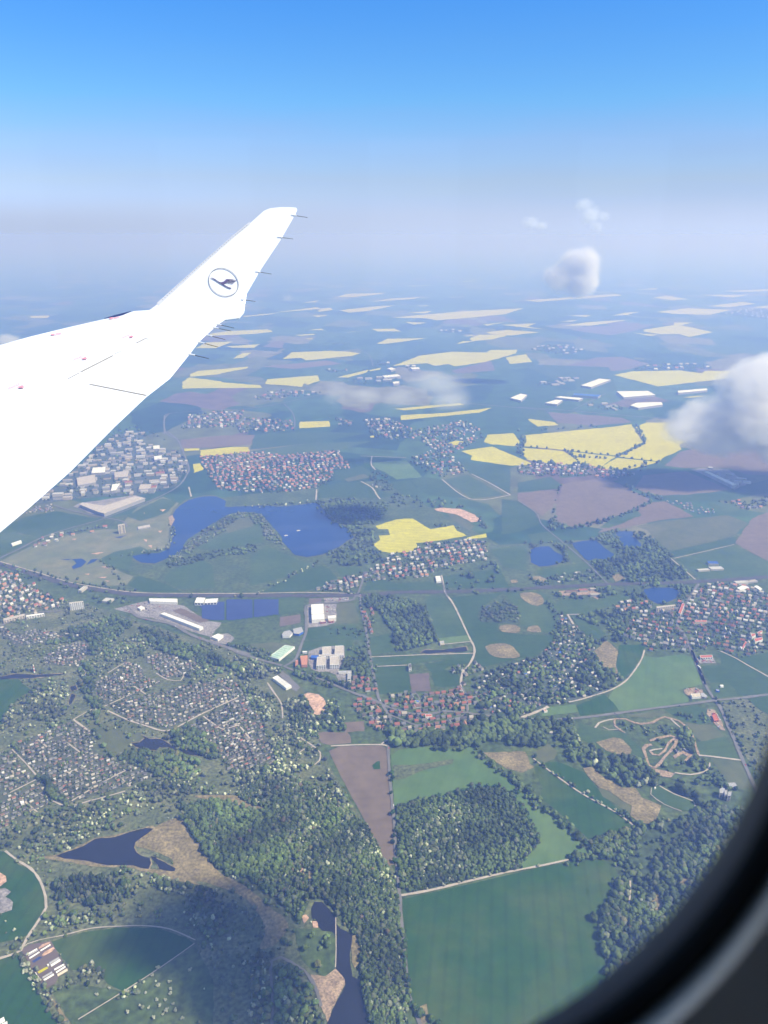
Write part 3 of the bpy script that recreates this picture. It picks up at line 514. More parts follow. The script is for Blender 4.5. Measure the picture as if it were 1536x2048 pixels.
# ------------------------------------------------------------------ vegetation
def ico(sub):
    t = (1 + 5 ** .5) / 2
    v = [(-1, t, 0), (1, t, 0), (-1, -t, 0), (1, -t, 0), (0, -1, t), (0, 1, t), (0, -1, -t), (0, 1, -t), (t, 0, -1), (t, 0, 1), (-t, 0, -1), (-t, 0, 1)]
    f = [(0, 11, 5), (0, 5, 1), (0, 1, 7), (0, 7, 10), (0, 10, 11), (1, 5, 9), (5, 11, 4), (11, 10, 2), (10, 7, 6), (7, 1, 8), (3, 9, 4), (3, 4, 2), (3, 2, 6), (3, 6, 8), (3, 8, 9), (4, 9, 5), (2, 4, 11), (6, 2, 10), (8, 6, 7), (9, 8, 1)]
    v = [Vector(a).normalized() for a in v]
    for _ in range(sub):
        c = {}; nf = []
        def mid(a, b):
            k = (min(a, b), max(a, b))
            if k not in c: v.append((v[a] + v[b]).normalized()); c[k] = len(v) - 1
            return c[k]
        for a, b, d in f:
            x, y, z = mid(a, b), mid(b, d), mid(d, a); nf += [(a, x, z), (b, y, x), (d, z, y), (x, y, z)]
        f = nf
    return np.array([tuple(a) for a in v]), np.array(f)
def crown(sub, seed, rough):
    r = np.random.default_rng(seed); v, f = ico(sub); v = v.copy()
    k = r.normal(0, 1, (9, 3)); k /= np.linalg.norm(k, axis=1)[:, None]
    d = np.zeros(len(v))
    for a in k: d = np.maximum(d, np.clip((v @ a) - .45, 0, 1) * 1.1)
    v *= (0.55 + d * 1.05 + r.normal(0, rough, len(v)))[:, None]
    v[:, 2] = v[:, 2] * .85; v[:, 2] -= v[:, 2].min()
    return v / 2, f
CR2 = [crown(2, i, .10) for i in range(6)]; CR1 = [crown(1, i, .14) for i in range(6)]; CR0 = [crown(0, i, .15) for i in range(4)]
TINT = {'dark': ((.042, .068, .02), (.068, .098, .03)), 'green': ((.064, .098, .027), (.098, .132, .04)), 'light': ((.085, .135, .042), (.12, .17, .055)), 'yellow': ((.12, .13, .045), (.17, .16, .06)), 'grey': ((.09, .11, .062), (.145, .16, .095)), 'blossom': ((.22, .26, .15), (.46, .48, .32)), 'brown': ((.11, .09, .05), (.15, .12, .07))}
MT = tint_mat('foliage', var=.28, scale=.45)
trees = {2: [], 1: [], 0: []}                 # x, y, size, height factor, rgb
def plant(pts, sizes, kinds, hf=None):
    w = Gn(pts, .6); n = len(w); kn = list(kinds); pr = np.array([kinds[k] for k in kn], float); pr /= pr.sum()
    ch = rng.choice(len(kn), n, p=pr); s = (sizes[0] * .8 + (sizes[1] - sizes[0] * .8) * rng.random(n) ** 1.4) * rng.choice([1, 1, 1, 1.3], n); u = rng.random(n)[:, None]
    lo = np.array([TINT[k][0] for k in kn])[ch]; hi = np.array([TINT[k][1] for k in kn])[ch]; c = lo * (1 - u) + hi * u; sp_ = 1 + .28 * np.sin(w[:, :1] / 31 + 2 * np.sin(w[:, 1:2] / 47)) + .18 * np.sin(w[:, 1:2] / 19 + np.sin(w[:, :1] / 23)); c = c * sp_ * np.array([[1.0, 1.0, 1.0]])
    s = np.where(np.array([k == 'blossom' for k in kn])[ch], s * .75, s)
    h = (rng.uniform(.9, 1.5, n) if hf is None else hf * rng.uniform(.85, 1.2, n))
    yy_ = np.asarray(pts)[:, 1]; big = (s > 6.5) & (yy_ > 1450)
    for lod in (2, 1, 0):
        q = big if lod == 2 else ((yy_ > 1330) & ~big if lod else (yy_ <= 1330) & ~big)
        trees[lod].append(np.concatenate([w[q], s[q, None], h[q, None], c[q]], 1))
def area_per_px(y):
    a = G(768, y); b = G(769, y); c = G(768, y + 1); return abs((b.x - a.x) * (a.y - c.y))
APX = np.array([area_per_px(y) if y > 560 else 0 for y in range(2400)])
def scatter(poly, spacing, sizes, kinds, ok=(0,), hf=None, clump=0.0):
    a = np.array(poly); x0, y0 = a.min(0); x1, y1 = a.max(0); y0 = max(y0, 600); x0 = max(x0, -60); x1 = min(x1, 1600); y1 = min(y1, 2110)
    yy = np.arange(int(y0), int(y1)); wgt = APX[yy] * (x1 - x0) / spacing ** 2; n = int(wgt.sum())
    if n < 1: return
    y = rng.choice(yy, n, p=wgt / wgt.sum()) + rng.random(n); x = rng.uniform(x0, x1, n)
    p = np.stack([x, y], 1); keep = pip(p, a)
    ix = np.clip((x / 2).astype(int), 0, OW - 1); iy = np.clip((y / 2).astype(int), 0, OH - 1); keep &= np.isin(occ[iy, ix], ok)
    if clump:
        w = Gn(p); f = np.sin(w[:, 0] / 37 + 2 * np.sin(w[:, 1] / 61)) + np.sin(w[:, 1] / 43 + 1.7 * np.sin(w[:, 0] / 29)); keep &= (f * .5 + rng.normal(0, .35, n)) > (clump * 2 - 1)
    p = p[keep]
    if len(p): plant(p, sizes, kinds, hf)
def hedge(line, step, sizes, kinds, spread=3.0, hf=None):
    d = dense([G(x, y) for x, y in line], step, False, 0, False)
    q = []
    for p in d:
        if rng.random() < .12: continue
        x, y = p.x + rng.normal(0, spread), p.y + rng.normal(0, spread)
        dd = Vector((x, y, -ALT)); f = dd.y * cp - dd.z * sp; q.append((CX + F * dd.x / f, CY - F * (dd.y * sp + dd.z * cp) / f))
    if q: plant(np.array(q), sizes, kinds, hf)
DK = {'dark': 5, 'green': 4, 'light': 1}; MIX = {'dark': 3, 'green': 4, 'light': 2, 'yellow': .5, 'grey': 1, 'blossom': .6}
BL = {'blossom': 3.2, 'green': 2, 'grey': 2.5, 'dark': 1}
SH = [('150,700 450,600 560,660 580,780 830,880 950,920 800,990 430,1090 330,1000 230,900 70,760', 33), ('570,370 780,230 860,240 900,330 1000,350 850,420 640,490 590,440', 30), ('880,200 1000,170 1220,240 1130,310 1020,330 960,280', 30), ('660,490 900,430 1100,380 1400,330 1470,440 1230,550 1020,640 800,590', 30),
      ('1250,560 1470,460 1540,480 1540,600 1460,615 1380,640', 30), ('1160,620 1270,590 1370,640 1520,700 1600,760 1560,900 1400,880 1280,700', 30), ('-60,780 60,780 200,950 60,1030 -60,1010', 33), ('-60,1040 90,1040 240,970 330,1090 220,1150 -60,1280', 33), ('270,200 340,150 540,90 540,180 480,260 280,240', 25), ('100,60 200,30 540,60 280,110 100,130 0,60 0,0', 25)]
SHX = c45('0,640 60,640 160,830 220,860 250,990 320,1150 150,1190 0,1200')
for q, _ in SH: patch('allotment_ground', 'PLOT', c1(q), 1, o=5)
patch('allotment_ground', 'PLOT', SHX, 1, o=5)
# forests
scatter(px('400,1640 520,1560 600,1565 700,1620 740,1680 780,1740 795,1800 802,1900 825,2120 735,2120 722,1960 710,1870 685,1840 650,1795 615,1800 600,1850 560,1800 480,1750 420,1700'), 3.6, (3.3, 6.2), {'dark': 5, 'green': 4, 'grey': 1.6, 'light': .6, 'brown': .3, 'blossom': .25}, (0, 3), 1.4)
scatter(cm('1100,-20 1290,0 1430,310 1500,560 1530,900 1600,1536 1300,1600 1260,1100 1200,800 1040,650 900,560 880,300 900,100'), 3.8, (3.3, 6.2), {'dark': 5, 'green': 3, 'grey': 2, 'blossom': 1.6}, (0,), 1.3)
scatter(cm('1080,0 1290,40 1430,310 1510,560 1460,620 1380,400 1250,200 1100,60'), 6, (5, 8), {'blossom': 1}, (0,))
scatter(px('793,1613 831,1602 880,1597 926,1584 958,1576 997,1576 1027,1594 1043,1613 1062,1646 1079,1678 1053,1717 1030,1738 980,1750 900,1768 820,1786 800,1785 793,1700'), 3.6, (3.4, 6.5), {'dark': 6, 'green': 4, 'grey': .8, 'light': .5, 'blossom': .15}, (0,), 1.15)
scatter(c75('210,380 300,330 400,200 620,180 640,240 500,340 560,420 580,560 500,650 300,680 220,560'), 6, (4, 7), {'blossom': 2, 'grey': 1.5}, (0,))
scatter(cr('430,930 600,870 740,820 870,780 960,820 1100,760 1200,740 1500,740 1536,850 1400,1200 1100,1600 760,2200 500,2100 460,1500 500,1380 560,1200 600,1050 450,1010'), 4.2, (3.6, 9), {'dark': 6, 'green': 4, 'light': .6, 'yellow': .2, 'grey': 1.6}, (0,), 1.2, .3)
scatter(c5('680,1060 850,1050 980,1080 1120,1150 1200,1290 1160,1330 1020,1370 900,1400 860,1250 800,1150 700,1110'), 6.5, (7, 11), DK, (0,), 1.3)
# scrub of the lower left, blossoming belts
scatter(px('-60,1205 150,1200 330,1260 480,1300 560,1340 640,1450 640,1500 700,1600 790,1745 800,1900 830,2110 -60,2110'), 10, (3, 6.5), {'dark': 2, 'green': 4, 'grey': 4, 'blossom': 1.3, 'yellow': .6, 'light': 1.5}, (0,), None, .42)
scatter(c45('100,640 250,700 350,880 600,1100 700,1300 860,1536 700,1500 400,1250 250,1150 130,850'), 6.5, (4, 8), BL, (0,), None, .2)
scatter(c45('250,600 330,640 440,750 520,850 560,960 520,1040 420,980 350,850'), 8, (4, 8), BL, (0,), None, .3)
scatter(c1('0,1260 400,1120 900,960 1200,920 1536,900 1700,1050 1536,1050 1100,1040 700,1200 560,1300 360,1400 0,1380'), 8, (4, 7), BL, (0,), None, .3)
scatter(c1('1536,560 1620,640 1900,1100 2100,1536 1900,1536 1536,1060 1400,930 1536,900'), 6.5, (4, 8), BL, (0,), None, .15)
scatter(c1('550,200 700,0 850,60 1000,180 1300,240 1536,330 1536,440 1400,330 1130,320 900,190 640,260 560,300'), 9, (5, 9), {'blossom': 2.2, 'light': 2, 'green': 2, 'grey': 2}, (0,), None, .25)
scatter(c1('0,640 60,500 190,400 300,340 420,380 430,500 350,640 200,680 60,760'), 8, (4, 8), {'blossom': 2, 'grey': 3, 'green': 2}, (0,), None, .25)
scatter(c1('250,60 560,0 700,-60 820,0 560,200 540,90 300,130'), 8, (7, 11), DK, (0,), 1.2)
scatter(c1('850,0 1000,80 1200,130 1450,250 1536,330 1400,260 1150,220 950,150'), 7, (7, 11), DK, (0,), 1.2)
scatter(c1('480,250 560,200 620,480 600,620 560,520 500,400'), 7, (6, 10), MIX, (0, 9))
scatter(c1('560,640 620,700 650,800 830,860 960,930 1200,950 1220,830 1050,780 960,790 820,760 700,820'), 6.5, (6, 10), {'green': 5, 'light': 3, 'yellow': 1, 'dark': 1}, (0,), 1.1)
scatter(c1('250,960 330,960 420,1110 350,1120'), 6, (7, 11), DK, (0,)); scatter(c1('1020,640 1250,600 1300,700 1400,850 1280,820 1100,760'), 7, (6, 10), MIX, (0,))
scatter(c1('1100,1120 1300,1080 1450,1090 1536,1150 1700,1200 1800,1536 1400,1560 1340,1536 1240,1370 1180,1280 1100,1190'), 4.5, (4.5, 8), DK, (0,), 1.3)
scatter(cl('420,440 650,400 900,400 1000,460 990,560 700,660 640,560 520,600 440,620'), 4.6, (4, 6), {'dark': 6, 'grey': 2}, (0,), 2.2)
scatter(cl('1080,380 1300,400 1480,480 1440,560 1300,540 1100,440'), 6, (4, 8), BL, (0,)); scatter(cl('400,760 520,700 780,660 820,720 560,780 420,800'), 6, (4, 8), BL, (0,))
scatter(cl('990,1200 1080,1200 1060,1300 930,1350 920,1310'), 5, (4, 6), {'blossom': 2, 'grey': 2, 'green': 1}, (0, 3)); scatter(cl('600,1130 700,1070 780,1130 780,1180 620,1170'), 5, (3, 5), {'blossom': 2, 'yellow': 1, 'grey': 1}, (0, 1, 3))
scatter(cl('380,1290 540,1190 560,1250 420,1300'), 5, (4, 6), {'grey': 2, 'green': 2}, (0, 1, 3)); scatter(cl('1050,1200 1536,1180 1700,1536 1100,1600'), 34, (3, 4.5), {'grey': 1, 'blossom': 1.3}, (3,))
scatter(cl('1500,480 1640,500 1700,650 1700,900 1500,800 1380,640'), 6, (5, 8), {'dark': 3, 'grey': 2, 'blossom': .7}, (0,))
scatter(cm('380,1000 520,980 540,1130 550,1300 540,1600 390,1600 400,1250'), 6, (4, 8), {'blossom': 2, 'yellow': 1.5, 'green': 2, 'grey': 1}, (0, 3)); scatter(cm('590,1060 700,1090 820,1180 880,1300 920,1440 960,1600 580,1600 580,1250'), 6, (5, 8), {'dark': 2, 'green': 4, 'light': 2, 'blossom': .6}, (0,))
scatter(cm('730,830 1040,870 1030,1100 900,1150 760,1000'), 14, (4, 7), MIX, (3,)); scatter(cl('0,690 200,880 160,920 0,950'), 14, (3, 5), {'grey': 2, 'blossom': 1}, (0, 1))
hedge(cl('140,980 220,1120 330,1290 400,1420 480,1560'), 3.2, (4, 7), {'blossom': 2, 'grey': 2, 'green': 1.5}, 5); hedge(cl('0,1000 80,990 140,960'), 4, (4, 6), {'blossom': 2, 'green': 1}, 5)
# hedges round the nearer fields
hedge(c75('0,500 80,700 130,860 170,1000 185,1200 200,1380 260,1460 400,1540'), 5, (5, 8), {'dark': 3, 'green': 2}, 2); hedge(c75('820,0 930,90 1000,190 1100,250 1200,350 1310,450'), 4, (6, 10), {'dark': 4, 'green': 3, 'light': 1}, 5)
hedge(c9('150,1080 260,1170 350,1230 430,1310 500,1400 560,1450'), 6, (5, 8), {'dark': 4, 'green': 3, 'grey': 1}, 4); hedge(c75('1190,540 1300,510 1420,500'), 4, (6, 10), {'green': 3, 'light': 1}, 4)
hedge(cr('95,420 240,530 400,640 600,750 720,840'), 12, (4, 7), {'green': 2, 'blossom': 1}, 3); hedge(cr('620,760 700,810 740,840'), 4, (6, 8), {'dark': 1}, 4)
hedge(c75('1480,640 1500,760 1420,850 1370,940 1400,1080 1430,1180'), 4, (6, 10), {'dark': 3, 'green': 2}, 5)
scatter(c75('1500,640 1640,560 1640,1300 1440,1200 1400,950 1480,800'), 9, (6, 10), {'dark': 3, 'green': 3, 'grey': 1, 'brown': .5}, (0,))
scatter(cr('-60,140 160,180 330,180 380,330 560,420 800,420 830,560 1100,650 1300,760 1180,740 1100,760 1080,740 1080,670 880,580 800,600 640,590 500,520 380,440 330,450 240,360 160,340 80,360 -60,340'), 7.5, (7, 12), {'dark': 4, 'green': 5, 'light': 1.5, 'blossom': .3}, (0, 4), 1.2, .22)
scatter(cr('560,180 760,220 940,190 1050,240 1100,380 1000,400 800,280 640,240'), 11, (4, 7), MIX, (0,), 1.1, .3); scatter(cr('880,440 1160,420 1200,480 1400,640 1200,600 950,560 820,540'), 9, (5, 8), DK, (0,), 1.1, .15)
scatter(c12('1060,520 1320,490 1450,590 1600,700 1600,1230 1420,1230 1300,1040 1180,800'), 15, (3, 6), {'grey': 3, 'dark': 2}, (0,)); scatter(c12('600,650 900,640 960,740 700,720'), 11, (5, 8), DK, (0,))
scatter(c12('640,780 740,800 800,950 780,1040 650,980'), 7, (6, 10), DK, (0,)); hedge(c12('1010,500 1100,600 1200,820 1330,1120 1420,1300'), 8, (4, 7), {'green': 1}, 2)
hedge(c72('400,500 560,600 900,640 1100,690 1380,680'), 3.2, (8, 13), {'dark': 3, 'green': 4, 'light': 1}, 12, 1.1); scatter(c72('380,500 540,520 560,600 880,530 1240,520 1400,420 1536,340 1536,640 1380,680 900,680 560,700 380,690'), 6.5, (7, 13), {'dark': 3, 'green': 4, 'light': 1, 'blossom': .2}, (0,), 1.2)
scatter(c72('1400,300 1700,330 2000,430 2100,560 1900,640 1560,620 1450,700 1400,600'), 7.5, (7, 13), {'dark': 4, 'green': 4, 'light': 1, 'blossom': .3}, (0,), 1.2)
scatter(c45('560,900 700,780 740,900 730,960 560,960'), 7, (6, 10), {'dark': 3, 'green': 2, 'blossom': 1}, (0,)); scatter(c45('340,800 480,740 540,860 640,760 700,780 560,880 560,1000 460,960 370,900'), 7, (5, 9), {'green': 3, 'dark': 2, 'blossom': 1.6}, (0,), None, .15)
scatter(c56('950,1050 1330,1020 1420,1180 1440,1350 1100,1340 1100,1240 940,1230'), 7.5, (7, 11), {'dark': 2, 'green': 4}, (0,), 1.1); scatter(c56('700,570 1050,560 1300,620 1310,740 800,740'), 15, (5, 8), DK, (0,), None, .2); scatter(c56('1010,860 1340,860 1340,1020 1100,960'), 11, (5, 9), DK, (0,))
scatter(c56('100,1180 500,1260 900,1420 1200,1536 700,1500 250,1330'), 7, (6, 10), {'green': 3, 'dark': 2}, (0,)); scatter(c45('200,440 300,500 360,560 280,530 100,480 0,430 60,430'), 8, (5, 8), MIX, (0,)); scatter(c45('0,480 180,530 350,580 250,650 100,640 0,640'), 8, (5, 9), BL, (0,), None, .2)
hedge(c45('650,100 700,100 820,120'), 8, (6, 9), DK, 6); hedge(c45('830,140 850,260 870,360 890,480 920,600 930,700'), 14, (5, 8), DK, 4)
scatter(c9('170,250 200,200 330,160 400,180 430,250 420,290 330,290 200,290'), 9, (7, 11), {'dark': 2, 'green': 2, 'grey': 2}, (0,), .8); hedge(c9('600,170 650,240 660,330 640,380'), 6, (7, 10), DK, 6)
ALP = c9('680,250 760,300 850,400 900,470 930,560 1060,640 960,720 730,780 600,800 430,870 240,860 160,840 140,630 400,540 540,500 640,400 660,330')
scatter(ALP, 10.5, (6, 11), {'dark': 3, 'green': 5, 'light': 2}, (0,), 1.0); scatter(c9('800,80 1200,100 1250,200 1040,400 1000,420 960,380 860,400 800,300 680,250 660,170 560,100'), 16, (7, 12), DK, (0,), None, .2)
scatter(c9('980,230 1050,210 1100,300 1060,360 970,300'), 8, (8, 12), DK, (0,)); scatter(c9('840,380 1000,400 900,480 1040,640 960,700 880,600 800,480'), 9, (7, 11), DK, (0,))
# woods farther off
scatter(c5('420,470 640,450 700,500 590,560 600,620 760,640 770,700 720,760 560,760 640,700 600,650 530,590 470,545'), 11, (9, 14), DK, (0,), .9); scatter(c5('560,620 600,520 700,480 860,480 820,560 760,610'), 9, (9, 13), {'dark': 1}, (0,), .9); scatter(c5('470,760 760,700 800,780 830,840 640,880 500,850'), 15, (8, 12), DK, (0,))
scatter(c4('1000,840 1140,740 1300,610 1440,545 1536,540 1400,650 1300,700 1200,780 1100,850'), 11, (7, 12), {'grey': 3, 'green': 2, 'blossom': .5}, (0,), .8); scatter(c5('0,540 60,545 130,630 180,700 240,790 200,760 100,700 0,620'), 11, (7, 12), {'grey': 3, 'green': 2}, (0,), .8)
scatter(c4('1000,850 1536,720 1600,780 1300,820 1050,880'), 12, (8, 12), DK, (0,), .8); hedge(c4('800,800 1000,770 1040,750 1060,700 1055,620'), 9, (7, 11), {'grey': 2, 'green': 2, 'blossom': 1}, 8); hedge(c4('780,990 640,840 800,800'), 16, (7, 10), DK, 8)
hedge(c5('400,480 480,560 560,620 650,690'), 8, (9, 13), DK, 12); hedge(c5('0,500 200,490 400,470'), 10, (8, 12), {'green': 2, 'blossom': 1}, 10); hedge(c5('60,1035 300,905 430,850'), 9, (7, 10), {'blossom': 2, 'green': 1}, 7)
scatter(c4('0,900 60,870 430,970 640,1005 1100,1030 1536,1035 1536,1060 1100,1060 640,1030 380,1000'), 20, (7, 11), MIX, (0,)); hedge(c4('0,860 430,960 840,1025'), 14, (7, 10), DK, 7)
scatter(c6('40,570 90,590 60,650 90,700 180,720 290,690 330,690 300,640 200,580 100,575 330,560 480,540 600,490 760,500 900,600 950,670 1080,790 800,820 560,800 480,730 430,690 560,680 620,640 520,570 320,590 360,660'), 11, (9, 14), DK, (0,), 1.0)
scatter(c6('200,430 270,210 235,260 220,400 300,480 440,470 600,410 520,450 300,490 160,500'), 13, (9, 13), DK, (0,)); hedge(c6('300,480 440,465 600,415 700,375 830,310'), 13, (9, 13), DK, 8); hedge(c6('650,225 780,285 880,300'), 14, (9, 14), DK, 12); scatter(c6('780,270 880,280 900,310 800,300'), 12, (9, 13), DK, (0, 1))
scatter(c6('750,820 1000,830 1100,850 1000,930 860,960 760,900'), 12, (9, 13), DK, (0,)); scatter(c6('70,770 480,740 530,800 100,840'), 16, (7, 11), MIX, (0,)); scatter(c6('500,1000 700,1000 800,1150 640,1200 560,1100'), 13, (8, 12), DK, (0,))
scatter(c5('640,250 740,290 840,300 880,400 940,450 900,480 820,400 720,330'), 20, (12, 18), {'dark': 1}, (0,), .7); scatter(c5('860,440 1100,440 1400,520 1460,640 1440,660 1380,590 1280,520 1120,510 900,500'), 22, (9, 14), DK, (0,), None, .25); scatter(c5('1100,620 1300,600 1300,680 1120,640'), 22, (9, 12), DK, (0,))
scatter(c5('1180,880 1536,850 1536,1020 1220,1010'), 24, (9, 13), DK, (0, 1), None, .4); scatter(c5('1130,940 1700,1000 1700,1040 1200,1040'), 24, (9, 13), DK, (0,))
hedge(c3('40,1140 10,1250 60,1290 120,1310'), 24, (14, 20), DK, 10); hedge(c3('620,1270 780,1188 740,1110 720,1080'), 26, (13, 18), DK, 6); hedge(c3('30,1210 280,1231 600,1268 870,1301'), 34, (11, 15), DK, 4); hedge(c3('345,1268 540,1285'), 24, (12, 16), DK, 4); hedge(c3('300,1235 375,1300 355,1325'), 26, (12, 16), DK, 5); hedge(c3('100,1320 360,1325 560,1355 700,1348 870,1305'), 20, (13, 18), DK, 16); hedge(c3('0,1110 280,1100 540,1085'), 30, (12, 16), DK, 12)
# ------------------------------------------------------------------ buildings placed in bulk
HM = tint_mat('house_paint', rough=.8, var=.12, scale=.3)
def houseV(kind):                      # unit footprint 1x1, height 1 to the eaves; roof rises .7
    if kind == 'hall':
        v = [(-.5, -.5, 0), (.5, -.5, 0), (.5, .5, 0), (-.5, .5, 0), (-.5, -.5, 1), (.5, -.5, 1), (.5, .5, 1), (-.5, .5, 1), (-.46, -.46, 1), (.46, -.46, 1), (.46, .46, 1), (-.46, .46, 1), (-.46, -.46, .9), (.46, -.46, .9), (.46, .46, .9), (-.46, .46, .9)]
        f = [(0, 1, 5, 4), (1, 2, 6, 5), (2, 3, 7, 6), (3, 0, 4, 7), (4, 5, 9, 8), (5, 6, 10, 9), (6, 7, 11, 10), (7, 4, 8, 11), (12, 13, 14, 15), (8, 9, 13, 12), (9, 10, 14, 13), (10, 11, 15, 14), (11, 8, 12, 15)]
        return np.array(v, float), f, [0] * 4 + [1] * 9, [0] * 8 + [1] * 8
    v = [(-.5, -.5, 0), (.5, -.5, 0), (.5, .5, 0), (-.5, .5, 0), (-.5, -.5, 1), (.5, -.5, 1), (.5, .5, 1), (-.5, .5, 1), (-.5, 0, 1.62), (.5, 0, 1.62), (-.54, -.6, .92), (.54, -.6, .92), (.54, .6, .92), (-.54, .6, .92), (-.54, 0, 1.74), (.54, 0, 1.74)]
    f = [(0, 1, 5, 4), (1, 2, 6, 5), (2, 3, 7, 6), (3, 0, 4, 7), (4, 7, 8, 8), (5, 9, 9, 6), (10, 11, 15, 14), (12, 13, 14, 15)]
    return np.array(v, float), f, [0] * 6 + [1] * 2, [0] * 10 + [1] * 6
ROOFS = {'red': (.33, .13, .09), 'orange': (.42, .22, .14), 'brown': (.2, .125, .1), 'grey': (.19, .19, .185), 'dark': (.11, .105, .105), 'white': (.52, .51, .48), 'pale': (.43, .39, .33), 'green': (.1, .2, .12), 'blue': (.05, .12, .4)}
WALLS = [(.5, .46, .38), (.6, .58, .53), (.45, .38, .27), (.36, .36, .35)]
TOWNP = []; pool = {'house': [], 'shed': [], 'hall': []}
def town(tid, poly, ang, sx_, sy_, L, Wd, H, pal, kind='house', keep=.85, ok=(0,), jit=.16, turn=.2):
    a = np.array(poly); hw = Gn(np.clip(a, [-80, 0], [1620, 2100])); x0, y0 = hw.min(0); x1, y1 = hw.max(0); c = (hw.min(0) + hw.max(0)) / 2; r = max(x1 - x0, y1 - y0) * .75
    gx = np.arange(-r, r, sx_); gy = np.arange(-r, r, sy_); X, Y = np.meshgrid(gx, gy)
    X = X + rng.normal(0, sx_ * jit, X.shape); Y = Y + rng.normal(0, sy_ * jit * .5, Y.shape)
    TOWNP.append((poly, kind))
    t = R(ang); U = c[0] + X * math.cos(t) - Y * math.sin(t) + 20 * np.sin(Y / 90); Vv = c[1] + X * math.sin(t) + Y * math.cos(t) + 16 * np.sin(X / 110)
    U = U.ravel(); Vv = Vv.ravel(); f = Vv * cp + ALT * sp; q = np.stack([CX + F * U / f, CY - F * (Vv * sp - ALT * cp) / f], 1)
    k = pip(q, a) & (rng.random(len(q)) < keep)
    ix = np.clip((q[:, 0] / 2).astype(int), 0, OW - 1); iy = np.clip((q[:, 1] / 2).astype(int), 0, OH - 1); k &= np.isin(occ[iy, ix], ok)
    if kind == 'house': L = (L[0] * .82, L[1] * .85); Wd = (Wd[0] * .85, Wd[1] * .85)
    kn = list(pal); pr = np.array([pal[z] for z in kn], float); pr /= pr.sum()
    for i in np.nonzero(k)[0]:
        rot = t + (math.pi / 2 if rng.random() < turn else 0) + rng.normal(0, .08)
        pool[kind].append((math.hypot(U[i], Vv[i]), U[i], Vv[i], rng.uniform(*L), rng.uniform(*Wd), rng.uniform(*H), rot, kn[rng.choice(len(kn), p=pr)], int(rng.integers(0, 4)), tid))
        if 0 < q[i, 0] < 1536: occ[iy[i], ix[i]] = 6
RP = {'red': 4, 'brown': 2, 'grey': 2, 'dark': 1.5, 'orange': 1, 'pale': 1}; GP = {'grey': 3.5, 'dark': 3, 'white': .7, 'pale': 1.4, 'brown': 1.6, 'red': .3}
TP = {'red': 2.6, 'orange': 1.4, 'brown': 1.5, 'grey': 2, 'white': 2, 'pale': 2, 'dark': 1.5}
VILL = c72('240,60 630,35 1000,35 1250,0 1380,60 1430,120 1410,270 1390,420 1330,540 1240,500 880,520 560,590 540,490 460,480 300,500 100,490 120,380 0,350 -60,200 0,60 200,110')
town('vil', VILL, 8, 15, 19, (9, 14), (7, 9.5), (3.5, 6), RP, ok=(0,), keep=.95)
town('row', c56('950,1380 1430,1350 1470,1500 1500,1600 1300,1640 1100,1560 960,1480'), 8, 17, 20, (9, 14), (7, 9), (3.5, 6), {'red': 5, 'brown': 1, 'grey': 1}, keep=.9)
town('lane', c56('1265,240 1350,230 1420,330 1480,560 1440,660 1330,680 1300,500'), -80, 17, 20, (9, 13), (7, 9), (3.5, 5.5), {'red': 4, 'brown': 1, 'grey': 1, 'pale': 1}, keep=.95)
town('cor', c9('0,560 90,550 140,530 240,540 240,570 100,620 80,800 20,830 0,700'), -70, 16, 20, (9, 13), (7, 9), (3.5, 5.5), RP, keep=.9)
town('east', c6('620,1080 760,1010 850,985 960,965 1100,840 1180,825 1300,815 1620,900 1620,1210 1450,1260 1340,1280 1200,1215 1060,1260 900,1230 800,1250 770,1190 640,1160'), -28, 17, 23, (8, 14), (6.5, 9.5), (4, 6.5), TP, keep=.82)
town('east', c6('590,950 680,920 830,950 810,1000 620,1010'), 10, 18, 24, (9, 14), (8, 10), (4, 6), TP)
town('mid', c5('1020,765 1080,725 1450,705 1460,830 1330,850 1180,870 1100,930 830,960 700,965 680,920 830,840 850,795'), 15, 19, 25, (9, 14), (7, 10), (4, 6.5), TP, keep=.82)
town('sta', c5('400,1025 500,960 690,905 690,960 640,1025'), 25, 17, 22, (9, 14), (7, 10), (4, 6), TP, keep=.9)
town('lake', c28('360,410 560,385 820,380 1000,390 1220,370 1290,480 1200,500 1190,560 1080,600 850,635 700,630 480,615 420,530'), 20, 23, 32, (10, 17), (8, 11), (4, 7), {'red': 6, 'orange': 5, 'brown': 1.5, 'grey': 1, 'white': 1.4, 'pale': 1}, keep=.85)
town('left', c4('-60,890 60,905 180,970 380,1080 380,1130 280,1160 -60,1220'), 60, 17, 23, (8, 14), (7, 9.5), (4, 6.5), TP, keep=.85)
town('golf', c4('180,750 260,700 380,660 640,615 665,650 440,690 260,755'), 18, 32, 34, (11, 18), (8, 12), (4, 7), TP, keep=.7, ok=(0, 1, 2))
town('ridge', c2('380,1050 560,1040 700,1110 1000,1050 1110,1110 1130,1160 1040,1200 920,1260 1040,1360 880,1400 700,1330 660,1270 820,1240 740,1160 560,1170 430,1100'), 20, 27, 42, (11, 17), (8, 12), (5, 7), TP, keep=.72)
town('rape', c3('0,1322 160,1312 400,1325 600,1355 760,1372 600,1405 360,1390 100,1390 0,1370'), -8, 22, 32, (10, 16), (8, 11), (5, 7), TP, keep=.8)
town('far', c28('250,240 300,160 500,130 640,130 620,180 880,180 950,200 950,250 620,270 600,230 400,235'), 20, 30, 50, (13, 20), (10, 13), (5, 8), TP, keep=.72)
for s in ['690,50 780,20 900,0 1000,10 1120,15 1000,45', '1160,170 1300,190 1300,225 1210,220', '1380,170 1536,180 1536,300 1420,290']: town('far', c28(s), 15, 42, 75, (18, 28), (13, 17), (6, 9), TP, keep=.7)
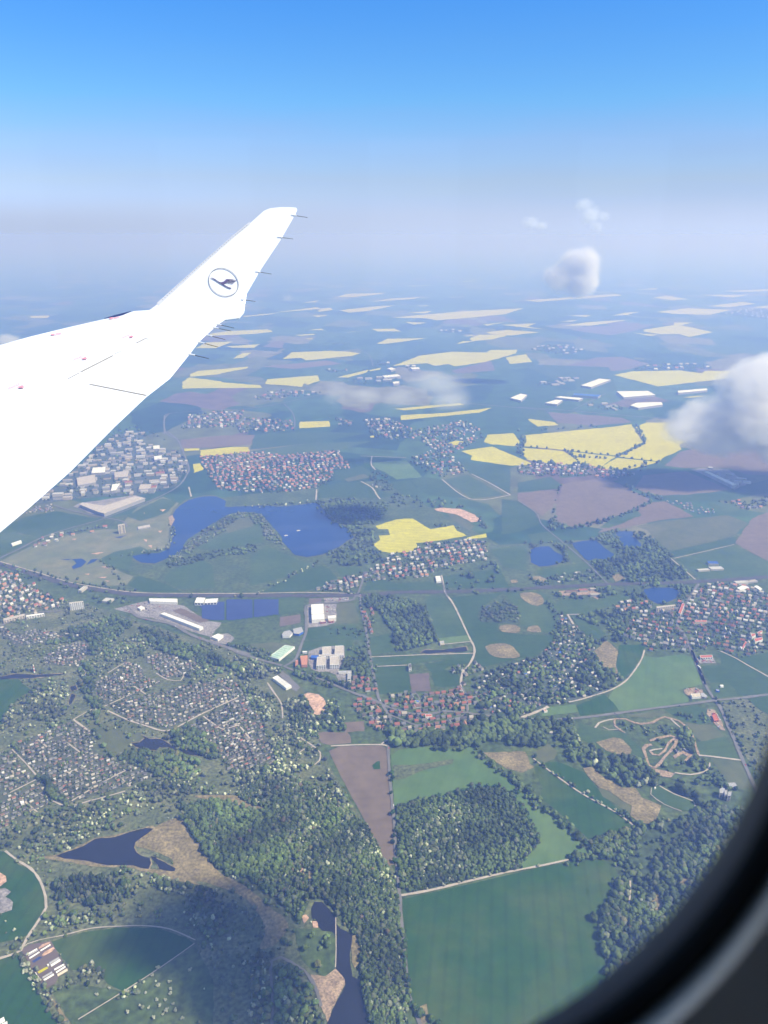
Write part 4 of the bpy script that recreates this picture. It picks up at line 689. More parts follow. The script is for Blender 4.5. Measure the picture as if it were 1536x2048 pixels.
for s in ['480,990 600,935 700,950 620,1000', '1000,760 1240,775 1100,790']: town('far', cf(s), 15, 46, 85, (20, 30), (14, 18), (7, 10), TP, keep=.7)
for s in ['70,610 180,580 330,590 400,620 300,650 250,640', '700,735 830,705 1180,700 1200,735 900,738', '1240,395 1360,370 1600,360 1600,430 1400,415']: town('far', c3(s), 10, 60, 150, (24, 38), (16, 24), (8, 11), {'red': 1, 'white': 3, 'pale': 3}, keep=.6)
for s in ['850,500 930,488 1010,500 900,510', '130,580 310,570 260,585', '430,700 560,695 540,710', '640,710 740,715 640,730']: town('far', c2(s), 10, 65, 150, (26, 38), (16, 24), (8, 11), {'red': 1, 'white': 3, 'pale': 2}, keep=.6)
town('pond', c6('900,600 1060,800 960,790 820,640'), -30, 34, 40, (7, 11), (6, 8), (3, 4), GP, keep=.4)
town('nw', c6('1220,310 1420,320 1536,280 1600,340 1400,370 1290,335'), 0, 26, 38, (12, 20), (9, 12), (5, 7), TP, keep=.7)
# allotment sheds
for i, (s, a) in enumerate(SH): town('plot%d' % i, c1(s), a, 9.5, 13, (4, 7.5), (3, 4.2), (2.2, 2.8), GP, 'shed', .86, jit=.14, turn=.08, ok=(5,))
town('plot10', SHX, 33, 9.5, 13, (4, 7.5), (3, 4.2), (2.2, 2.8), GP, 'shed', .86, ok=(5,))
for q, _ in SH: scatter(c1(q), 8.5, (2.5, 5), {'dark': 3, 'green': 3, 'grey': 2, 'blossom': .4}, (5,))
scatter(SHX, 11, (2.5, 5), {'dark': 3, 'green': 3, 'grey': 2, 'blossom': .4}, (5,))
town('grove', ALP, 30, 13, 17, (5, 9), (4, 6), (2.5, 3.2), {'grey': 2, 'white': 2, 'pale': 2, 'brown': 1, 'red': .5, 'blue': .4}, 'shed', .6)
town('grove', cr('0,60 330,90 360,200 60,340 0,280'), 10, 16, 20, (5, 9), (4, 6), (2.5, 3.2), {'grey': 2, 'white': 1.5, 'pale': 2}, 'shed', .45); town('grove', c6('270,735 500,730 520,790 180,830'), 10, 17, 24, (5, 9), (4, 6), (2.5, 3.5), {'grey': 2, 'white': 2}, 'shed', .5)
town('lido', c4('200,510 330,485 350,530 130,555'), 20, 14, 20, (6, 10), (5, 7), (3, 4), GP, 'shed', .7); town('lido', c5('700,345 780,370 830,390 760,395'), 20, 15, 22, (6, 10), (5, 7), (3, 4), GP, 'shed', .8); town('nw', c6('900,310 1100,330 1290,390 1080,405 980,350'), 0, 18, 28, (6, 10), (5, 7), (3, 4), GP, 'shed', .7)
# industrial district halls
town('ind', c4('190,490 320,400 480,250 700,60 900,40 850,100 1000,150 1100,160 1160,260 1080,380 880,430 600,440 340,470'), 12, 46, 46, (14, 42), (11, 26), (6, 12), {'pale': 4, 'white': 3.5, 'grey': 2, 'dark': .6, 'red': .3}, 'hall', .84, ok=(5,))
town('ind', c4('640,60 850,0 1030,100 860,70'), 12, 70, 90, (26, 60), (20, 36), (7, 12), {'pale': 4, 'white': 3}, 'hall', .6)
town('log', c3('90,835 260,785 370,790 270,830'), 15, 60, 90, (30, 60), (20, 40), (8, 11), {'pale': 3, 'white': 2, 'grey': 1}, 'hall', .8, ok=(0, 1)); town('log', c3('330,970 420,940 600,950 700,980 560,985'), 15, 55, 80, (30, 60), (16, 30), (7, 10), {'pale': 3, 'white': 2, 'grey': 2}, 'hall', .6, ok=(0, 1))
town('air', c3('1060,1350 1130,1338 1290,1348 1410,1435 1330,1472 1200,1400'), -28, 52, 40, (20, 44), (10, 22), (5, 9), {'white': 4, 'pale': 2}, 'hall', .6, ok=(1, 0))
town('retail', c4('430,990 640,1010 840,1050 800,1120 640,1100 520,1040'), -15, 45, 50, (18, 36), (12, 22), (5, 9), {'white': 2, 'pale': 2, 'grey': 1, 'red': .6}, 'hall', .5)
town('works', c6('255,862 450,848 500,880 490,920 430,890 260,895'), 5, 34, 34, (16, 34), (9, 14), (5, 8), {'white': 1, 'pale': 2, 'brown': 1, 'red': .6}, 'hall', .7, ok=(1,))
town('works', c6('1040,700 1270,685 1310,720 1150,750 1040,720'), 5, 40, 40, (16, 44), (12, 20), (5, 8), {'white': 2, 'pale': 2, 'grey': 2, 'blue': .5}, 'hall', .6, ok=(1, 0)); town('works', c6('1350,830 1420,800 1500,840 1400,880'), 12, 40, 44, (20, 44), (12, 20), (5, 8), {'white': 3, 'pale': 1}, 'hall', .6)
town('far', c2('300,800 460,780 620,765 620,820 480,830 340,830'), 5, 70, 120, (30, 70), (20, 40), (9, 13), {'white': 3, 'pale': 2}, 'hall', .6); town('far', c28('660,115 800,92 830,100 680,120'), 10, 70, 70, (40, 60), (20, 30), (8, 11), {'white': 1}, 'hall', .7)
for pl_, kd_ in TOWNP:
    d_ = G(*pl_[0]).y
    if kd_ == 'house': scatter(pl_, 11 if d_ < 2200 else 15 if d_ < 3500 else 26, (4, 7.5) if d_ < 2200 else (6, 10) if d_ < 3500 else (9, 15), DK, (0,), 1.0)
    elif kd_ == 'hall': scatter(pl_, 34, (8, 13), DK, (0, 5), .9)
# individual things for the nearest, one mass for the rest
PLACE = {'vil': 'in the village at the road fork', 'row': 'in the short rows above the village', 'lane': 'beside the factory road', 'cor': 'on the lane at the village end', 'east': 'in the big right-edge village', 'mid': 'below the central yellow field', 'sta': 'in the cluster beside the railway crossing', 'lake': 'in the estate above the big lake',
         'left': 'in the left-edge town', 'golf': 'on the lane above the golf course', 'ridge': 'in the long village above the green fields', 'rape': 'below the yellow fields', 'far': 'in a distant village', 'pond': 'among the trees by the right-hand ponds', 'nw': 'in the hamlet at the right edge', 'plot0': 'in the big allotment block left of the dark pond', 'plot1': 'in the allotments above the pale Y-shaped track', 'plot2': 'in the small uppermost allotment block below the thicket', 'plot3': 'in the central allotment block above the dark pond', 'plot4': 'in the narrow allotments right of the track fork', 'plot5': 'in the allotments right of the dark pond', 'plot6': 'in the allotments cut by the left picture edge', 'plot7': 'in the lowest allotments at the left picture edge', 'plot8': 'in the pale allotments above the small twin pond', 'plot9': 'in the farthest allotments below the left town', 'plot10': 'in the allotments beside the blossoming belt', 'grove': 'among the trees of the garden colony', 'lido': 'in the small garden colony by the lake',
         'ind': 'in the industrial area', 'log': 'in the logistics park', 'air': 'on the far-right works site', 'retail': 'beside the railway at the left', 'works': 'on the works yards'}
rm = {k: mat('roof_' + k, tuple(x * .85 for x in v), v, .5) for k, v in ROOFS.items()}; wm = [mat('wall_%s' % n_, tuple(x * .88 for x in v), v, .5) for n_, v in zip(('cream', 'white', 'ochre', 'grey'), WALLS)]
protos = {}
def proto(kind, i):                    # part i: 0 walls, 1 roof
    if (kind, i) not in protos:
        V_, f, part, _ = houseV(kind); vs = []; fs = []; mp = {}
        for q, p_ in zip(f, part):
            if p_ != i: continue
            q = list(dict.fromkeys(q)); g = []
            for a in q:
                if a not in mp: mp[a] = len(vs); vs.append(V_[a])
                g.append(mp[a])
            fs.append(g)
        protos[(kind, i)] = (vs, fs)
    return protos[(kind, i)]
pm = {}
def pmesh(kind, i, m):
    k = (kind, i, m.name)
    if k not in pm: vs, fs = proto(kind, i); pm[k] = mesh('wall' if i == 0 else 'roof', vs, fs, m)
    return pm[k]
NAMES = {'house': ('house', 'gable-roofed house', 'house'), 'shed': ('garden_shed', 'small garden shed', 'shed'), 'hall': ('industrial_hall', 'flat-roofed hall', 'hall')}
RWORD = {'pale': 'beige', 'white': 'white', 'dark': 'blackish', 'grey': 'grey', 'red': 'red', 'orange': 'orange', 'brown': 'brown', 'green': 'green', 'blue': 'blue'}
def in_view(u):
    f = u[2] * cp + ALT * sp; x = CX + F * u[1] / f; y = CY - F * (u[2] * sp - ALT * cp) / f
    return 4 < x < 1532 and y < 2044
for kind in pool:
    L_ = sorted(pool[kind]); vis = [u for u in L_ if in_view(u)]; first = vis[:300]; ids = set(id(u) for u in first); rest = [u for u in L_ if id(u) not in ids]
    nm, noun, cat = NAMES[kind]; sk = 'hall' if kind == 'hall' else 'house'
    for d_, x, y, l, w, h, rot, rc, wc, tid in first:
        e = bpy.data.objects.new(nm, None); COL.objects.link(e); e.location = (x, y, -ALT + .5); e.rotation_euler = (0, 0, rot); e.scale = (l, w, h); e.empty_display_size = 1
        tag(e, '%s with %s roof %s%s' % (('small ' if l < 8 else 'long ' if l > 1.6 * w else '') + 'gabled house' if kind == 'house' else ('long ' if l > 1.75 * w else '') + 'garden shed' if kind == 'shed' else ('small ' if l < 20 else 'long ' if l > 1.9 * w else 'large ' if l > 32 else '') + 'flat hall', RWORD[rc], 'and %s walls ' % ('cream', 'white', 'ochre', 'grey')[wc] if kind != 'shed' else '', PLACE[tid]), cat, '%s-roofed %ss %s' % (RWORD[rc], cat, PLACE[tid]))
        link('wall', pmesh(sk, 0, wm[wc]), e); link('roof', pmesh(sk, 1, rm[rc]), e)
    if rest:
        a = np.array([[u[1], u[2], u[3], u[4], u[5], u[6]] for u in rest]); n = len(a); V_, f, part, vp = houseV(sk); nv = len(V_)
        V = V_[None] * a[:, None, 2:5]; c, s = np.cos(a[:, 5])[:, None], np.sin(a[:, 5])[:, None]
        V = np.stack([V[..., 0] * c - V[..., 1] * s + a[:, 0, None], V[..., 0] * s + V[..., 1] * c + a[:, 1, None], V[..., 2] - ALT + .4], -1).reshape(-1, 3)
        tri = []
        for q in f:
            q = list(dict.fromkeys(q)); tri += [(q[0], q[i], q[i + 1]) for i in range(1, len(q) - 1)]
        T = (np.array(tri)[None] + (np.arange(n) * nv)[:, None, None]).reshape(-1, 3)
        rc = np.array([ROOFS[u[7]] for u in rest]) * rng.uniform(.85, 1.15, (n, 1)); wc = np.array([WALLS[u[8]] for u in rest])
        vp = np.array(vp)[None, :, None]; C = (wc[:, None] * (1 - vp) + rc[:, None] * vp).reshape(-1, 3)
        o = link({'house': 'distant_houses', 'shed': 'distant_garden_sheds', 'hall': 'distant_halls'}[kind], bigmesh(nm + '_mass', V, T, [HM], C))
        tag(o, {'house': 'mass of small distant houses with red, white and grey roofs', 'shed': 'countless small sheds of the allotment gardens', 'hall': 'mass of distant pale industrial halls'}[kind], cat, kind='stuff')
print('pool', {k: len(v) for k, v in pool.items()})
# ------------------------------------------------------------------ larger buildings, one by one
def bld(name, label, cat, quads, h, roof, wall, group=None, par=.6, win=None, extra=None):
    cx = sum(p[0] for q in quads for p in q) / sum(len(q) for q in quads); cy = sum(p[1] for q in quads for p in q) / sum(len(q) for q in quads)
    g0 = G(cx, cy, h); root = bpy.data.objects.new(name, None); COL.objects.link(root); root.location = (g0.x, g0.y, -ALT + .7); tag(root, label, cat, group)
    for q in quads:
        w = [G(x, y, h) for x, y in q]; w = [Vector((p.x - g0.x, p.y - g0.y)) for p in w]
        ar = sum(w[i].x * w[(i + 1) % len(w)].y - w[(i + 1) % len(w)].x * w[i].y for i in range(len(w)))
        if ar < 0: w = w[::-1]
        n = len(w); c = sum(w, Vector((0, 0))) / n
        vs = [(p.x, p.y, 0) for p in w] + [(p.x, p.y, h) for p in w]; ins = [p + (c - p).normalized() * par * 1.4 for p in w] if n == 4 else None
        fs = [(i, (i + 1) % n, n + (i + 1) % n, n + i) for i in range(n)]
        if ins:
            vs += [(p.x, p.y, h) for p in ins] + [(p.x, p.y, h - par) for p in ins]
            fs += [(n + i, n + (i + 1) % n, 2 * n + (i + 1) % n, 2 * n + i) for i in range(n)] + [(2 * n + i, 2 * n + (i + 1) % n, 3 * n + (i + 1) % n, 3 * n + i) for i in range(n)]
            rv = [(p.x, p.y, h - par + .05) for p in ins]
        else: rv = [(p.x, p.y, h + .05) for p in w]
        link('wall', mesh('wall', vs, fs, M[wall]), root)
        tr = tessellate_polygon([[Vector(v) for v in rv]]); rf = [t if (Vector(rv[t[1]]) - Vector(rv[t[0]])).cross(Vector(rv[t[2]]) - Vector(rv[t[0]])).z > 0 else t[::-1] for t in tr]
        # roof with low skylight ribs
        if extra and n == 4:
            a, b, c_, d = [Vector(v) for v in rv]; k0 = len(rv)
            for j in range(extra):
                u0 = (j + .5) / extra - .08 / extra * 2; u1 = u0 + .3 / extra
                for u, v in ((u0, .15), (u1, .15), (u1, .85), (u0, .85)):
                    p = (a.lerp(b, u)).lerp(d.lerp(c_, u), v); rv.append((p.x, p.y, p.z)); 
                for q4 in range(4): x, y, z = rv[-4]; rv.append((x, y, z + .7))
                k = len(rv) - 8; rf += [(k + 4, k + 5, k + 6, k + 7)] + [(k + i, k + (i + 1) % 4, k + 4 + (i + 1) % 4, k + 4 + i) for i in range(4)]
        link('roof', mesh('roof', rv, rf, M[roof]), root)
        if win:
            for i in range(n):
                a, b = w[i], w[(i + 1) % n]; Ln = (b - a).length
                if Ln < 6: continue
                nn = Vector(((b - a).y, -(b - a).x)).normalized() * .06; k = int(Ln / win[0]); vs = []; fs = []
                for fl in range(win[1]):
                    z0 = h * (fl + .25) / win[1]; z1 = h * (fl + .82) / win[1]
                    for j in range(k):
                        p = a.lerp(b, (j + .2) / k) + nn; q2 = a.lerp(b, (j + .8) / k) + nn; m0 = len(vs)
                        vs += [(p.x, p.y, z0), (q2.x, q2.y, z0), (q2.x, q2.y, z1), (p.x, p.y, z1)]; fs.append((m0, m0 + 1, m0 + 2, m0 + 3))
                if fs: link('window_row', mesh('window_row', vs, fs, M['GLASS']), root)
        raster(q, 7)
    return root
bld('warehouse', 'long white warehouse standing alone on the lawn beside the sand heap', 'warehouse', [c52('190,275 270,238 485,395 400,432')], 7, 'WHITE', 'WHITE', extra=5)
bld('factory', 'large white factory hall in two parts beside the grey yard', 'factory', [c56('480,225 668,215 674,362 484,376'), c56('486,382 680,368 685,445 489,460'), c56('735,400 860,390 863,425 738,438')], 11, 'WHITE', 'WHITE', extra=4)
bld('office', 'low office wing with red gate at the front of the white factory', 'office', [c56('615,478 700,472 705,490 618,498'), c56('745,468 820,458 825,480 750,486')], 5, 'ROOFG', 'ROOFR', win=(5, 1))
bld('school_block', 'beige flat-roofed complex of four blocks with white frame facades', 'school', [c56('655,875 785,868 785,985 650,990'), c56('850,860 975,855 980,985 838,990'), c56('570,1030 710,1018 702,1158 560,1165'), c56('770,1022 905,1012 907,1150 765,1155'), c56('600,995 980,988 980,1008 600,1016')], 12, 'ROOFG', 'WHITE', win=(5, 3), par=.8)
bld('blue_hall', 'bright blue shed roof at the left side of the beige complex', 'hall', [c56('480,1005 590,1005 565,1055 472,1040')], 6, 'BLUE', 'BLUE')
bld('brick_building', 'orange brick building with ribbed roof beside the curved road', 'building', [c56('310,1015 425,1005 415,1148 330,1150'), c56('240,1080 278,1075 268,1160 234,1162')], 8, 'ROOFO', 'ROOFO', extra=4)
bld('pavilion', 'small white flat building above the orange brick building', 'building', [c56('345,940 415,940 417,956 347,956')], 5, 'WHITE', 'WHITE')
bld('greenhouse', 'pale green ribbed greenhouse hall left of the curved road', 'greenhouse', [c5('118,1422 215,1352 275,1362 178,1440')], 7, 'GREENR', 'WHITE', extra=7)
bld('storehouse', 'grey U-shaped storehouse around the cluttered yard', 'storehouse', [c56('1040,1265 1095,1265 1085,1395 1035,1395'), c56('900,1245 1095,1240 1095,1256 900,1262')], 6, 'ROOFS', 'WHITE')
bld('pentagon_hall', 'white pitched pavilion group beside the brown plot', 'hall', [c56('30,680 60,640 150,620 195,660 150,710 40,712')], 6, 'ROOFS', 'WHITE'); bld('bus_depot', 'blue-grey ribbed depot roof between pavilion and ring road', 'depot', [c56('200,600 330,570 360,640 290,680 210,670')], 6, 'ROOFS', 'BLUE', extra=4)
bld('shopping_hall', 'very long narrow white market hall on the brown retail yard', 'hall', [c4('985,1160 1012,1152 1248,1240 1225,1252')], 8, 'WHITE', 'WHITE')
bld('retail_hall', 'long white retail hall directly below the railway', 'hall', [c4('915,1066 1090,1068 1090,1090 920,1084')], 8, 'WHITE', 'WHITE'); bld('retail_hall', 'white hall with a bright tower at the end of the retail row', 'hall', [c4('1210,1060 1262,1062 1250,1094 1195,1092'), c4('1265,1070 1340,1066 1330,1090 1255,1094')], 9, 'WHITE', 'WHITE', win=(8, 1))
bld('supermarket', 'white supermarket with car park at the road bend', 'supermarket', [c4('1300,1302 1340,1282 1372,1292 1338,1318')], 7, 'WHITE', 'WHITE'); bld('small_hall', 'small white hall between the retail car parks', 'hall', [c4('845,1122 870,1112 890,1122 862,1132')], 6, 'WHITE', 'WHITE')
bld('apartment_block', 'white slab apartment block at the edge of the left town', 'apartment block', [c4('425,1092 510,1082 512,1088 427,1100')], 22, 'ROOFG', 'WHITE', win=(5, 6)); bld('apartment_block', 'pair of twin pale apartment towers on the golf course edge', 'apartment block', [c4('724,614 744,610 745,616 725,620'), c4('746,609 765,607 766,613 747,616')], 32, 'ROOFG', 'CREAM', win=(6, 8))
bld('terrace_row', 'long pale low row at the lower edge of the left town', 'terrace', [c4('160,1170 270,1155 272,1162 162,1180')], 8, 'WHITE', 'WHITE', win=(6, 2)); bld('terrace_row', 'long ochre industrial row at the left picture edge', 'terrace', [c4('20,1190 150,1160 152,1172 22,1204')], 8, 'ROOFG', 'CREAM', win=(6, 2))
bld('logistics_hall', 'huge beige L-shaped logistics hall beside the golf course', 'logistics hall', [c4('490,490 505,476 640,497 830,438 890,450 640,545 595,532')], 14, 'ROOFG', 'WALLG')
for lb, s in [('pale square hall in the middle of the industrial district', '570,262 650,258 645,292 560,296'), ('broad ribbed hall, largest of the industrial district', '470,325 580,305 590,352 478,372'), ('beige hall right of the ribbed hall in the industrial district', '700,292 790,280 785,318 705,322'), ('slanting white hall above the L-shaped hall', '690,365 740,358 712,402 680,405'), ('grey ribbed hall at the lower right of the industrial district', '860,370 930,362 925,390 850,396'), ('white box hall near the upper edge of the industrial district', '945,192 995,186 995,210 948,214'), ('white box hall in the field above the industrial district', '940,128 980,124 982,146 942,148')]:
    bld('industrial_hall', lb, 'hall', [c4(s)], 12, 'WHITE' if 'white' in lb or 'pale' in lb else 'ROOFG', 'WALLG', 'large halls of the industrial district', extra=5)
for lb, s in [('flat beige hall, leftmost of the distant logistics halls', '-48,910 15,882 56,890 20,925'), ('slanting white hall beside the brown logistics roofs', '385,832 500,790 570,797 450,842'), ('wide white hall in the middle of the logistics park', '605,868 800,866 845,890 650,905'), ('long white hall left of the park road', '225,905 260,898 400,910 372,921'), ('small white hall at the motorway in the logistics park', '165,940 230,920 275,922 240,948'), ('dark blue long hall in the logistics park', '345,880 510,890 492,902 340,890'), ('bright white stepped hall beside the cloud', '690,955 730,938 880,935 890,950 740,970'), ('white long hall on the far side of the logistics park', '980,865 1160,850 1165,862 985,878'), ('long white hangar in the middle of the pale works site', '1140,1362 1165,1358 1345,1440 1320,1448')]:
    bld('logistics_hall', lb, 'logistics hall', [c3(s)], 14, 'BLUE' if 'blue' in lb else 'WHITE', 'WALLG', 'distant logistics halls')
for lb, s in [('white hall just under the far yellow field', '535,728 560,722 588,728 560,738'), ('long white hall above the thin cloud', '505,772 600,763 620,775 520,784'), ('small white hall above the thin cloud', '568,810 610,806 612,818 575,822'), ('pale hall between field and thin cloud', '675,722 730,720 738,730 690,733')]:
    bld('logistics_hall', lb, 'logistics hall', [c2(s)], 16, 'WHITE', 'WALLG', 'distant logistics halls')
bld('farm_hall', 'white hall on the track below the central village', 'hall', [c5('1138,930 1168,928 1176,960 1146,962')], 6, 'WHITE', 'WHITE', extra=3); bld('house', 'solitary white house with tall gable on the field track', 'house', [c45('1128,548 1142,545 1146,572 1130,575')], 9, 'ROOFD', 'WHITE', win=(4, 2)); bld('farmhouse', 'farmhouse group near the narrow pond', 'farmhouse', [c45('1318,408 1345,405 1348,420 1322,424')], 5, 'ROOFS', 'CREAM')
bld('supermarket', 'supermarket with dark red roof beside the right-hand road', 'supermarket', [c12('850,55 975,50 982,74 860,80')], 6, 'ROOFR', 'WHITE', win=(6, 1)); bld('depot', 'white depot hall beside the crossroads on the right', 'depot', [c12('760,442 852,436 862,468 775,474')], 6, 'CREAM', 'WHITE', extra=2); bld('depot', 'low grey shed attached to the white depot hall', 'depot', [c12('858,435 890,430 930,468 900,475 868,468')], 4, 'ROOFS', 'WALLG')
bld('workshop', 'workshop with red roof on the timber yard', 'workshop', [c12('972,652 1018,645 1045,705 995,712')], 5, 'ROOFR', 'ROOFR', win=(6, 1)); bld('pump_house', 'small white house on the lawn beside the crossroads', 'house', [c12('1052,352 1085,350 1092,366 1062,368')], 4, 'WHITE', 'WHITE'); bld('pump_house', 'small blue-grey house on the lawn beside the crossroads', 'house', [c12('1012,394 1045,396 1052,412 1020,412')], 4, 'ROOFS', 'BLUE')
bld('school', 'grey stepped school blocks at the lower right near the window frame', 'school', [c12('1050,1400 1075,1382 1105,1395 1085,1440 1050,1440'), c12('1098,1408 1130,1405 1128,1450 1100,1455'), c12('1135,1425 1175,1420 1165,1465 1130,1468')], 13, 'ROOFS', 'WALLG', win=(4, 4)); bld('gymnasium', 'dark grey gymnasium above the school blocks', 'gymnasium', [c12('1120,1335 1205,1330 1235,1375 1130,1375')], 6, 'ROOFS', 'WALLG')
bld('club_house', 'grey club house of the dirt race track, left half', 'club house', [c12('605,1000 640,972 670,990 625,1030')], 4, 'ROOFD', 'WALLG'); bld('club_house', 'long grey club house of the dirt race track, right half', 'club house', [c12('675,985 700,975 750,1010 735,1022')], 4, 'ROOFS', 'WALLG'); bld('shelter', 'small white shelter at the end of the sports ground', 'shelter', [c12('395,1378 410,1375 412,1386 398,1390')], 3, 'WHITE', 'WHITE')
bld('apartment_block', 'long cream apartment row below the right-hand round lake', 'apartment block', [c6('850,962 965,950 968,958 853,972')], 14, 'ROOFG', 'CREAM', win=(6, 4)); bld('terrace_row', 'red-roofed terrace along the straight street beside the cream row', 'terrace', [c6('985,1000 1008,942 1024,945 1000,1008')], 8, 'ROOFR', 'WHITE'); bld('terrace_row', 'long red-roofed terrace in the middle of the right-hand village', 'terrace', [c6('1085,1046 1160,1046 1162,1056 1086,1056')], 8, 'ROOFR', 'CREAM')
for lb, s in [('upper of two short red terraces at the right edge', '1430,1132 1455,1126 1462,1140 1436,1148'), ('lower right red terrace beside the village edge', '1450,1160 1500,1150 1505,1165 1458,1180'), ('steep slanting red terrace at the village corner', '1375,1215 1398,1175 1408,1180 1385,1222'), ('red terrace right of the short pair', '1470,1120 1500,1108 1502,1118 1476,1132')]: bld('terrace_row', lb, 'terrace', [c6(s)], 7, 'ROOFR', 'WHITE', 'red terraces of the right-hand village')
bld('barn', 'lone small white barn beside the golf course road', 'barn', [c4('68,728 128,708 133,716 75,736')], 7, 'WHITE', 'WHITE'); bld('swimming_hall', 'white angular hall on the right edge of the large village', 'hall', [c6('1345,848 1390,828 1420,845 1365,860'), c6('1450,838 1470,832 1500,852 1485,862')], 8, 'WHITE', 'WHITE')
bld('club_pavilion', 'brown flat pavilion cluster on the golf course', 'pavilion', [c4('845,626 920,612 925,626 850,640')], 5, 'ROOFG', 'WALLG'); bld('village_hall', 'long white barn with yellow wall in the lower left of the village', 'barn', [c72('205,385 320,368 322,378 208,398')], 5, 'CREAM', 'CREAM'); bld('village_hall', 'large red-roofed farm hall in the centre of the village', 'barn', [c72('800,300 885,298 888,325 805,332')], 7, 'ROOFR', 'WHITE'); bld('blue_shed', 'bright blue roof in the upper part of the village', 'shed', [c72('675,128 728,128 730,152 680,152')], 5, 'BLUE', 'WHITE')
bld('garden_pavilion', 'white flat pavilion among the upper allotments', 'pavilion', [c1('738,318 756,316 758,328 740,330')], 4, 'WHITE', 'WHITE'); bld('garden_pavilion', 'white flat pavilion in the lowest allotments', 'pavilion', [c1('122,1084 146,1080 150,1095 128,1100')], 4, 'WHITE', 'WHITE'); bld('kiosk', 'orange kiosk where the track meets the main road', 'kiosk', [cr('155,118 172,114 182,130 162,134')], 4, 'SAND', 'WHITE')
# polytunnels
def tunnel(a, b, w, m, label):
    A, B = G(*a, 1), G(*b, 1); d = (B - A); L = d.length; root = bpy.data.objects.new('polytunnel', None); COL.objects.link(root); root.location = ((A.x + B.x) / 2, (A.y + B.y) / 2, -ALT + 1.1); root.rotation_euler = (0, 0, math.atan2(d.y, d.x)); tag(root, label, 'polytunnel', 'polytunnels of the nursery')
    vs = []; n = 8
    for x in (-L / 2, L / 2): vs += [(x, -w / 2 * math.cos(math.pi * i / n), w * .45 * math.sin(math.pi * i / n)) for i in range(n + 1)]
    link('cover', mesh('cover', vs, [(i + 1, i, n + 1 + i, n + 2 + i) for i in range(n)], M[m]), root)
    link('end_wall', mesh('end_wall', vs, [tuple(range(n + 1))], M['WALLG']), root); link('end_wall', mesh('end_wall', vs, [tuple(range(2 * n + 1, n, -1))], M['WALLG']), root)
for a, b, w, m_, lb in [((415, 378), (570, 290), 2.6, 'WHITE', 'topmost left white polytunnel of the nursery'), ((430, 397), (580, 308), 2.2, 'ROOFS', 'grey polytunnel just under the topmost left one'), ((450, 437), (605, 340), 2.6, 'WHITE', 'white polytunnel above the blue bed'), ((620, 322), (775, 226), 2.6, 'WHITE', 'white polytunnel between the two orange beds'), ((760, 515), (908, 430), 4, 'ROOFS', 'grey polytunnel beside the small white hut'), ((780, 552), (925, 462), 4, 'WHITE', 'wide white polytunnel beside the small white hut'), ((835, 612), (985, 530), 3, 'WHITE', 'white polytunnel, upper of the close pair'), ((860, 655), (1005, 562), 3, 'WHITE', 'white polytunnel, lower of the close pair'), ((880, 700), (1035, 610), 4.5, 'CREAM', 'cream polytunnel at the field corner'), ((650, 738), (800, 650), 3.4, 'ROOFS', 'grey polytunnel at the lower left of the nursery'), ((670, 775), (825, 682), 3.4, 'WHITE', 'lowest white polytunnel of the nursery'), ((-40, 1410), (65, 1355), 4, 'WHITE', 'first polytunnel in the bottom left corner'), ((-40, 1445), (75, 1385), 4, 'WHITE', 'second polytunnel in the bottom left corner'), ((30, 1460), (115, 1420), 4, 'WHITE', 'third polytunnel in the bottom left corner')]:
    tunnel(c18('%d,%d' % a)[0], c18('%d,%d' % b)[0], w, m_, lb)
bld('nursery_hut', 'small white hut in the middle of the nursery', 'hut', [c18('720,530 748,520 755,540 728,548')], 3, 'WHITE', 'WHITE'); bld('nursery_hut', 'narrow white hut on the hedge beside the nursery', 'hut', [c18('538,655 550,650 592,715 580,722')], 3, 'WHITE', 'WHITE')
# solar panels in rows
ORD = 'topmost second third fourth fifth sixth seventh eighth ninth tenth eleventh twelfth thirteenth fourteenth fifteenth sixteenth seventeenth eighteenth nineteenth twentieth'.split() + ['twenty-' + w for w in 'first second third fourth fifth sixth seventh'.split()]; nrow = [0, 0, 0]
for j in range(26):
    y = 1200 + j * 1.55; x0 = 400 if y < 1215 else 404; x0 = max(x0, 400 + (1212 - y) * 4.2) if y < 1212 else x0 + max(0, (y - 1236)) * 6; x1 = 557 - max(0, y - 1228) * 8
    for bi, (a_, b_) in enumerate(((x0, min(x1, 449)), (453, min(x1, 505)), (508, x1))):
        if b_ - a_ < 12: continue
        A, B = G(a_, y, 2), G(b_, y, 2); L = (B - A).length; nrow[bi] += 1
        if j == 0 or not bpy.data.meshes.get('panel_row'): pass
        vs = [(-L / 2, -2.3, .7), (L / 2, -2.3, .7), (L / 2, 2.3, 2.8), (-L / 2, 2.3, 2.8), (-L / 2, -2.3, .55), (L / 2, -2.3, .55), (L / 2, 2.3, 2.65), (-L / 2, 2.3, 2.65)]
        o = link('solar_panel_row', mesh('solar_panel_row', vs, [(0, 1, 2, 3), (7, 6, 5, 4), (0, 4, 5, 1), (1, 5, 6, 2), (2, 6, 7, 3), (3, 7, 4, 0)], M['SOLAR']), loc=((A.x + B.x) / 2, (A.y + B.y) / 2, -ALT + .4))
        tag(o, 'blue panel row, %s from the top in the %s block of the solar park' % (ORD[nrow[bi] - 1], ('left', 'middle', 'right')[bi]), 'solar panels', 'panel rows of the solar park')
